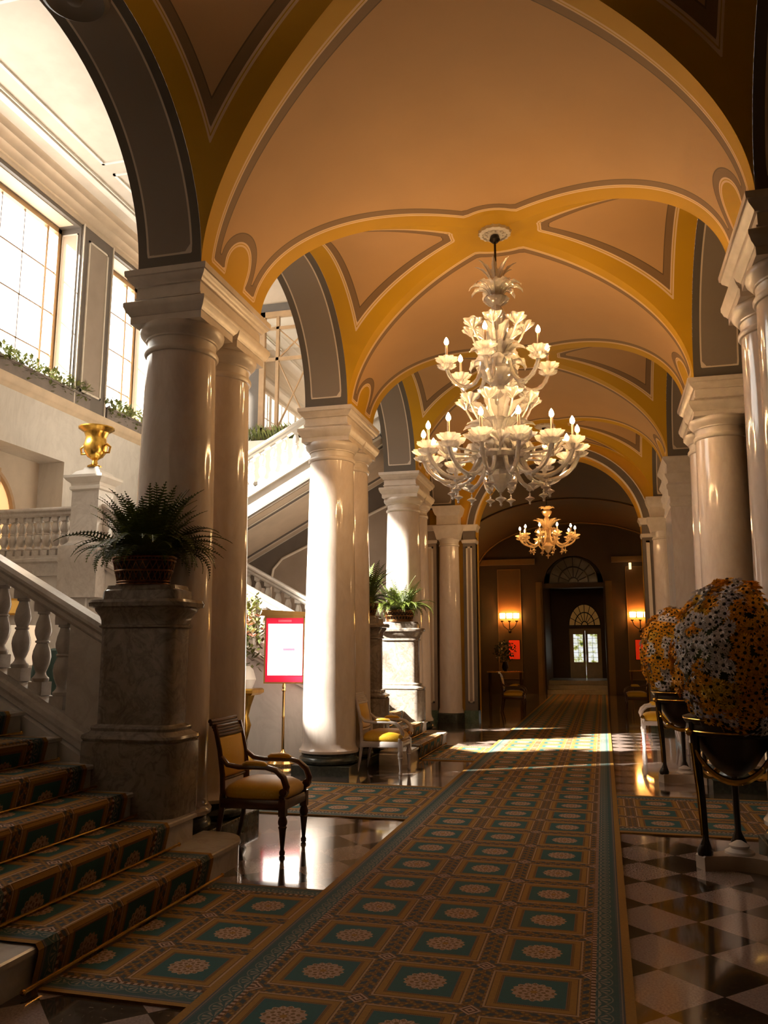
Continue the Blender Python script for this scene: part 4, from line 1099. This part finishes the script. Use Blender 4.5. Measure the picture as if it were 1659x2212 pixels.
for i in range(16):
    b = MB(); a = R_.uniform(0,2*pi); h = R_.uniform(.7,1.3); r = R_.uniform(.05,.28)
    for k in range(8):
        A = 2*pi*k/8; d = Vector((cos(A), sin(A)*.7, .4)).normalized(); w_ = d.cross(Vector((0,0,1)))*.02
        b.add([Vector((0,0,0)), d*.05+w_, d*.095, d*.05-w_], [(0,1,2,3)])
    b.build('blossom', M_redflower, t, None, (r*cos(a), r*sin(a)-.02, h))

# ------------------------------------------------------------------ flower stands with daisy bouquets
def daisy(name, mat, r=.043, seed=0):
    b = MB(); rr = random.Random(seed)
    for ring, n, k in ((0,12,1.0),(1,9,.78)):
        for i in range(n):
            A = 2*pi*(i+.5*ring)/n; d = Vector((cos(A), sin(A), .25+.25*ring)); w = Vector((-sin(A), cos(A), 0))*.0066; R = r*k*rr.uniform(.85,1.1)
            b.add([d*R*.15-w*.3, d*R*.15+w*.3, d*R*.75+w*.85, Vector((cos(A)*R, sin(A)*R, d.z*R*.6)), d*R*.75-w*.85], [(0,1,2,3,4)], 0)
    b.lathe([(.0105,.004),(.010,.012),(.004,.016)], n=8, mi=1)
    return b.build(name, [mat, M_fcentre], None, None)
def bouquet_stand(cx_, cy_, rot, r_feet, lbl, lbl2, bc, br, seed, nflow, scale):
    t = thing('flower_stand', lbl, 'flower stand', (cx_,cy_,0), rot)
    b = MB(); N = 3; ring = []
    for k in range(3):
        a0 = 2*pi*k/3; a1 = 2*pi*(k+1)/3; A = Vector((cos(a0),sin(a0),0))*.30; B = Vector((cos(a1),sin(a1),0))*.30
        tA = Vector((-sin(a0),cos(a0),0))*.06
        ring.append(A-tA); ring.append(A+tA)
        mid = (A+B)/2
        for f in (.3,.5,.7):
            p = A+(B-A)*f; p = p*(1-.22*(1-abs(f-.5)*2.2)); ring.append(p)
    rg = [[(p.x*s,p.y*s,z) for p in ring] for z, s in ((0,1),(.085,1),(.095,.97))]
    b.rings(rg); b.build('stone_base', simple('cream_stone', (.42,.32,.24), .4), t, 30)
    b = MB(); b.lathe([(.1,.095),(.1,.11),(.06,.13),(.07,.15),(.02,.18)], n=20); b.build('base_boss', M_cap, t)
    for k in range(3):
        a = 2*pi*k/3; c, s = cos(a), sin(a)
        b = MB(); b.tube([(c*.26,s*.26,.095),(c*.255,s*.255,.14),(c*.25,s*.25,.2),(c*.26,s*.26,.5),(c*.285,s*.285,.8),(c*.295,s*.295,1.0)], [.05,.045,.022,.026,.032,.035], 8)
        b.lathe([(.05,.0),(.055,.03),(.035,.07)], (c*.26,s*.26,.09), 10)
        leg = b.build('leg', M_darkmetal, t)
        b = MB()
        for q in (-.5, .5):
            b.tube([(c*(.25+.024),s*(.25+.024)+q*.02*c,.22),(c*(.26+.028),s*(.26+.028)+q*.02*c,.5),(c*(.285+.034),s*(.285+.034)+q*.02*c,.85)], .005, 5)
        b.sphere((c*.325,s*.325,.93), .03, 8, 6); b.build('gilt_inlay', M_gold, leg)
        # swag
        a1 = a+2*pi/3; A = Vector((cos(a),sin(a),0))*.31; B = Vector((cos(a1),sin(a1),0))*.31; P = []
        for j in range(17):
            f = j/16; p = A+(B-A)*f; p *= 1+.25*sin(pi*f); P.append((p.x,p.y,.86-.26*sin(pi*f)**.9))
        b = MB(); b.tube(P, [.009+.016*sin(pi*j/16) for j in range(17)], 7)
        for j in range(2,15): b.sphere(Vector(P[j])+Vector((R_.uniform(-.01,.01),R_.uniform(-.01,.01),-.008)), .016, 6, 4)
        b.build('garland', M_gold, t)
    b = MB(); b.lathe([(.27,.90),(.30,.91),(.31,.93),(.305,.98),(.32,1.0),(.33,1.03),(.30,1.04),(.26,1.03)], n=40); b.build('bowl_rim', M_darkmetal, t)
    b = MB(); b.tube([(.322*cos(2*pi*i/40),.322*sin(2*pi*i/40),1.02) for i in range(41)], .008, 6); b.tube([(.312*cos(2*pi*i/40),.312*sin(2*pi*i/40),.935) for i in range(41)], .006, 6); b.build('gilt_rings', M_gold, t)
    b = MB(); b.lathe([(.05,.62),(.14,.68),(.22,.8),(.27,.92)], n=28); b.build('bowl', M_darkmetal, t)
    # bouquet
    f = thing('daisy_bouquet', lbl2, 'bouquet', bc)
    b = MB(); b.sphere((0,0,0), 1, 24, 14); b.v = [(x*(br[0]-.07), y*(br[1]-.07), z*(br[2]-.07)) for x,y,z in b.v]; b.build('foliage_core', simple('bouquet_green', (.07,.10,.02), .7), f, 60)
    rr = random.Random(seed); done = []; clusters = []
    while len(clusters) < 150:
        u = rr.uniform(-.95,1); a = rr.uniform(0,2*pi); q = sqrt(1-u*u); clusters.append((Vector((q*cos(a),q*sin(a),u)), rr.choice([0,0,0,0,1,2,2,2]), rr.uniform(-.07,.05)))
    cand = []
    i = 0; GA = pi*(3-sqrt(5))
    for i in range(nflow):
        u = 1-2*(i+.5)/nflow
        if u < -.93: continue
        a = i*GA; q = sqrt(1-u*u); d = Vector((q*cos(a)+rr.uniform(-.05,.05), q*sin(a)+rr.uniform(-.05,.05), u+rr.uniform(-.05,.05))).normalized()
        _c = min(clusters, key=lambda c: (c[0]-d).length); col = _c[1]
        k = 1+_c[2]+rr.uniform(-.03,.03)
        p = Vector((d.x*br[0]*k, d.y*br[1]*k, d.z*br[2]*k)); n = (Vector((d.x/br[0], d.y/br[1], d.z/br[2])).normalized() + Vector((rr.uniform(-.4,.4), rr.uniform(-.4,.4), rr.uniform(-.3,.45)))).normalized()
        if bc[0]+p.x > 1.1: continue
        w = p+Vector(bc); vis = n.dot((Vector((0,0,1.5))-w).normalized())
        cand.append((vis, p, n, col, rr.uniform(.85,1.15)*scale, rr.uniform(0,6)))
    cand.sort(key=lambda c: -c[0])
    rest = MB()
    for i, (vis, p, n, col, sc_, spin) in enumerate(cand):
        src = DAISY[col]
        if i < 100:
            o = src.copy(); C.objects.link(o); o.parent = f; o.location = p; o.rotation_euler = n.to_track_quat('Z','Y').to_euler(); o.scale = (sc_,)*3
            o.name = 'daisy'
        else:
            M = Matrix.Translation(p) @ n.to_track_quat('Z','Y').to_matrix().to_4x4() @ Matrix.Scale(sc_, 4)
            me = src.data
            rest.add([M @ v.co for v in me.vertices], [tuple(pl.vertices) for pl in me.polygons])
            for k_, pl in enumerate(me.polygons): rest.m[-len(me.polygons)+k_] = (3 if pl.material_index else col)
    o = rest.build('daisies', [M_yflower, M_y2flower, M_wflower, M_fcentre], f, None); o['kind'] = 'stuff'
DAISY = [daisy('daisy', M_yflower, seed=1), daisy('daisy', M_y2flower, seed=2), daisy('daisy', M_wflower, seed=3)]
bouquet_stand(.87, 6.56, RAD(203), .27, 'dark bronze tripod flower stand with gilt swags, nearest at the right edge', 'huge orange and white daisy dome at the right edge', (.93,6.42,1.44), (.43,.44,.54), 11, 1150, 1.06)
bouquet_stand(.86, 10.53, RAD(205), .27, 'dark bronze tripod flower stand on cream base, the farther one', 'smaller orange and white daisy dome behind the big one', (.82,10.5,1.46), (.37,.38,.52), 23, 900, 1.0)
for o in DAISY: bpy.data.objects.remove(o, do_unlink=True)

# ------------------------------------------------------------------ chandeliers
def glass_leaf(L, W, curl, seed=0):
    """curled glass leaf with serrated edge, rising from the origin and bending outwards along +x"""
    r = random.Random(seed); b = MB(); n = 12; P = []; x = z = 0; a = RAD(82)
    rows = []
    for i in range(n+1):
        f = i/n; w = W*1.5*(sin(pi*min(1, .12+.88*f))**.8)*(1+.45*(i % 2)); cup = w*.5
        t = Vector((cos(a), 0, sin(a))); nrm = Vector((-sin(a), 0, cos(a)))
        rows.append([Vector((x,0,z)) + Vector((0,s*w,0)) + nrm*cup*abs(s)**1.5 for s in (-1,-.5,0,.5,1)])
        x += cos(a)*L/n; z += sin(a)*L/n; a -= curl/n*(.4+1.2*f)
    b.rings(rows, closed=False, cap=False)
    b.tube([r_[2] for r_ in rows], [.011*(1-.7*i/n) for i in range(n+1)], 6)
    return b
def pendant(b, p, s=1.0):
    b.lathe([(.002,0),(.006*s,-.012*s),(.012*s,-.02*s),(.006*s,-.03*s),(.012*s,-.045*s),(.045*s,-.062*s),(.05*s,-.07*s),(.02*s,-.085*s),(.008*s,-.105*s),(.013*s,-.118*s),(.004*s,-.13*s)], p, 12)
def arm_parts(R0, z0, R1, zdip, zcup, bulb_h, mat, s=1.0):
    """returns meshes for one arm along +x"""
    b = MB(); P = []; xs = R0+.05*s; xc_ = (xs+R1)/2; ax = (R1-xs)/2
    for i in range(5):
        f = i/4; P.append((R0*.3+(xs-R0*.3)*f, 0, z0+.10*s*sin(pi*.5*(.3+f*1.1))))
    zt = P[-1][2]
    for i in range(1, 17):
        f = i/16; ph = pi+pi*f; zz = (zt+(zcup-zt)*f); P.append((xc_+ax*cos(ph), 0, zz+(zz-zdip)*sin(ph)))
    rad = [.021*s*(1+.2*(i%2)) for i in range(len(P))]
    b.tube(P, rad, 8)
    arm = b
    c = MB(); top = zcup
    prof = [(.012*s,0),(.03*s,.004*s),(.05*s,.012*s),(.075*s,.03*s),(.10*s,.045*s),(.115*s,.07*s)]
    c.lathe(prof, (R1,0,top), 40, 0, 10, .12, cap=False)
    c.lathe([(.015*s,-.05*s),(.05*s,-.045*s),(.08*s,-.03*s),(.095*s,-.005*s)], (R1,0,top), 40, 0, 10, .14, cap=False)
    c.lathe([(.02*s,.0),(.028*s,.03*s),(.018*s,.05*s)], (R1,0,top), 12)
    k = MB(); k.lathe([(.0135*s,0),(.0135*s,bulb_h)], (R1,0,top+.04*s), 10)
    u = MB(); u.lathe([(.009*s,0),(.022*s,.018*s),(.025*s,.033*s),(.020*s,.055*s),(.008*s,.078*s),(.001,.088*s)], (R1,0,top+.04*s+bulb_h), 12)
    w = MB(); px_ = P[12][0]; w.tube([(px_,0,zdip-.015),(px_,0,zdip-.05)], .004, 4); w.lathe([(.02*s,.0),(.035*s,-.02*s),(.012*s,-.04*s)], (px_,0,zdip), 12, 0, 6, .1); pendant(w, (px_,0,zdip-.05), s*1.05)
    return arm, c, k, u, w
def tier(t, n, ph, args, mat, mats2=None):
    first = None
    for i in range(n):
        a = ph+2*pi*i/n
        if first is None:
            arm, c, k, u, w = arm_parts(*args, mat)
            A = arm.build('arm', mat, t); cc = c.build('candle_cup', mat, A); kk = k.build('candle_sleeve', M_ceramic, A); uu = u.build('bulb', M_bulb, A); ww = w.build('drop_pendant', mat, A)
            first = A; first.rotation_euler = (0,0,a)
        else:
            A = first.copy(); C.objects.link(A); A.parent = t; A.rotation_euler = (0,0,a)
            for ch in kids(first):
                q = ch.copy(); C.objects.link(q); q.parent = A
def leaves(t, n, ph, r0, z, L, W, curl, mat, seed, tilt=0):
    first = None
    for i in range(n):
        a = ph+2*pi*i/n
        if first is None: o = glass_leaf(L, W, curl, seed).build('glass_leaf', mat, t, 60); first = o
        else: o = first.copy(); C.objects.link(o); o.parent = t
        o.location = (r0*cos(a), r0*sin(a), z); o.rotation_euler = (0, tilt, a)
t = thing('chandelier', 'large two tier blown glass chandelier with lit candle bulbs in the nearer bay', 'chandelier', (CX, bay(1), 0))
zc = ZC+RZ
b = MB(); b.tube([(0,0,5.42),(0,0,zc-.05)], .012, 8)
for i in range(9): b.sphere((0,0,5.48+.055*i), .014, 8, 5)
b.lathe([(.02,0),(.05,-.03),(.06,-.07),(.03,-.1)], (0,0,zc-.03), 20); b.build('chain', M_darkmetal, t)
b = MB(); b.lathe([(.02,3.12),(.05,3.16),(.10,3.22),(.13,3.29),(.10,3.33),(.06,3.36),(.12,3.38),(.2,3.42),(.24,3.46),(.22,3.5),(.1,3.53),(.06,3.58),(.055,3.75),(.07,3.95),(.05,4.02),(.08,4.06),(.11,4.12),(.12,4.18),(.09,4.24),(.05,4.27),(.1,4.30),(.16,4.36),(.2,4.42),(.16,4.47),(.06,4.5),(.05,4.6),(.06,4.8),(.05,4.95),(.08,5.0),(.1,5.06),(.07,5.12),(.05,5.16),(.11,5.2),(.14,5.24),(.10,5.27),(.04,5.3),(.03,5.42)], n=32, lobes=12, amp=.05); b.build('glass_column', M_crystal, t)
b = MB(); pendant(b, (0,0,3.13), 1.2); b.build('drop_pendant', M_crystal, t)
b = MB(); b.lathe([(.2,3.44),(.27,3.46),(.3,3.5),(.27,3.53)], n=40, lobes=14, amp=.06, cap=False); b.build('lower_bowl', M_crystal, t)
tier(t, 14, .12, (.17,3.56,.80,3.26,3.53,.19), M_crystal, 1.0) if False else None
def tier2(t, n, ph, R0,z0,R1,zdip,zcup,bh,mat,s):
    first = None
    for i in range(n):
        a = ph+2*pi*i/n
        if first is None:
            arm, c, k, u, w = arm_parts(R0,z0,R1,zdip,zcup,bh,mat,s)
            A = arm.build('arm', mat, t); c.build('candle_cup', mat, A, 60); k.build('candle_sleeve', M_ceramic, A); u.build('bulb', M_bulb, A); w.build('drop_pendant', mat, A)
            A.rotation_euler = (0,0,a); first = A; KD = kids(A)
        else:
            A = first.copy(); C.objects.link(A); A.parent = t; A.rotation_euler = (0,0,a)
            for ch in KD:
                q = ch.copy(); C.objects.link(q); q.parent = A
tier2(t, 14, .12, .15,3.60,.80,3.24,3.52,.17,M_crystal,1.0)
tier2(t, 6, .42, .12,4.50,.56,4.24,4.47,.18,M_crystal,1.0)
leaves(t, 9, .2, .05, 3.62, .62, .040, 1.5, M_crystal, 1)
leaves(t, 10, .0, .06, 3.55, .50, .05, 2.3, M_crystal, 2)
leaves(t, 8, .5, .05, 4.52, .50, .04, 1.5, M_crystal, 3)
leaves(t, 8, .1, .05, 4.48, .38, .045, 2.4, M_crystal, 4)
leaves(t, 10, .3, .05, 5.20, .38, .03, 2.9, M_crystal, 5)
leaves(t, 8, .0, .02, 5.30, .42, .02, 1.2, M_crystal, 6)
leaves(t, 9, .3, .10, 4.38, .32, .05, 3.5, M_crystal, 7)
leaves(t, 14, .3, .18, 3.46, .30, .045, 3.4, M_crystal, 8)
def flowers(t, n, ph, z, L, hh, mat):
    first = None
    for i in range(n):
        a = ph+2*pi*i/n
        if first is None:
            b = MB(); P = [(.05,0,0)]+[(.05+L*sin(pi/2*f/6), 0, hh*(f/6)**.8*(1.1 if f < 6 else 1)) for f in range(1,7)]
            b.tube(P, .012, 8); b.lathe([(.012,-.01),(.03,.01),(.06,.04),(.085,.055),(.10,.085)], P[-1], 36, 0, 6, .22, cap=False); b.lathe([(.01,0),(.02,.05),(.002,.09)], P[-1], 8)
            first = b.build('glass_flower', mat, t, 60); o = first
        else: o = first.copy(); C.objects.link(o); o.parent = t
        o.location = (0,0,z); o.rotation_euler = (0,0,a)
flowers(t, 9, .35, 3.62, .30, .42, M_crystal); flowers(t, 7, .2, 4.52, .24, .36, M_crystal); flowers(t, 14, .35, 3.50, .52, .03, M_crystal)
t = thing('chandelier', 'small single tier amber chandelier hanging in the last bay', 'chandelier', (CX-.02, bay(3), 0))
b = MB(); b.tube([(0,0,4.3),(0,0,zc-.02)], .01, 6); b.lathe([(.02,0),(.05,-.03),(.03,-.08)], (0,0,zc-.02), 16); b.build('chain', M_darkmetal, t)
b = MB(); b.lathe([(.02,3.42),(.06,3.47),(.12,3.55),(.06,3.62),(.10,3.66),(.16,3.7),(.08,3.74),(.04,3.8),(.05,4.0),(.04,4.15),(.08,4.2),(.1,4.25),(.04,4.3),(.02,4.36)], n=24, lobes=8, amp=.06); b.build('glass_column', M_crystal2, t)
b = MB(); pendant(b, (0,0,3.43), 1.0); b.build('drop_pendant', M_crystal2, t)
tier2(t, 10, .1, .1,3.78,.54,3.56,3.72,.13,M_crystal2,.8)
leaves(t, 8, 0, .04, 3.78, .42, .04, 1.6, M_crystal2, 9)
leaves(t, 8, .3, .05, 3.72, .3, .045, 2.6, M_crystal2, 10)
leaves(t, 6, .3, .03, 4.22, .2, .03, 2.4, M_crystal2, 12)
# lamp glimpsed in the right aisle
t = thing('chandelier', 'part of a lit chandelier glimpsed between the right columns', 'chandelier', (4.3,16.3,0))
b = MB(); b.tube([(0,0,3.3),(0,0,6.1)], .012, 6); b.build('chain', M_darkmetal, t)
b = MB(); b.lathe([(.02,2.6),(.08,2.7),(.05,2.8),(.12,2.9),(.05,3.0),(.05,3.3)], n=20); b.build('glass_column', M_crystal2, t)
tier2(t, 6, .2, .08,3.05,.36,2.85,3.0,.12,M_crystal2,.9)
for o in list(bpy.data.objects):
    if 'unused' in o: bpy.data.objects.remove(o, do_unlink=True)
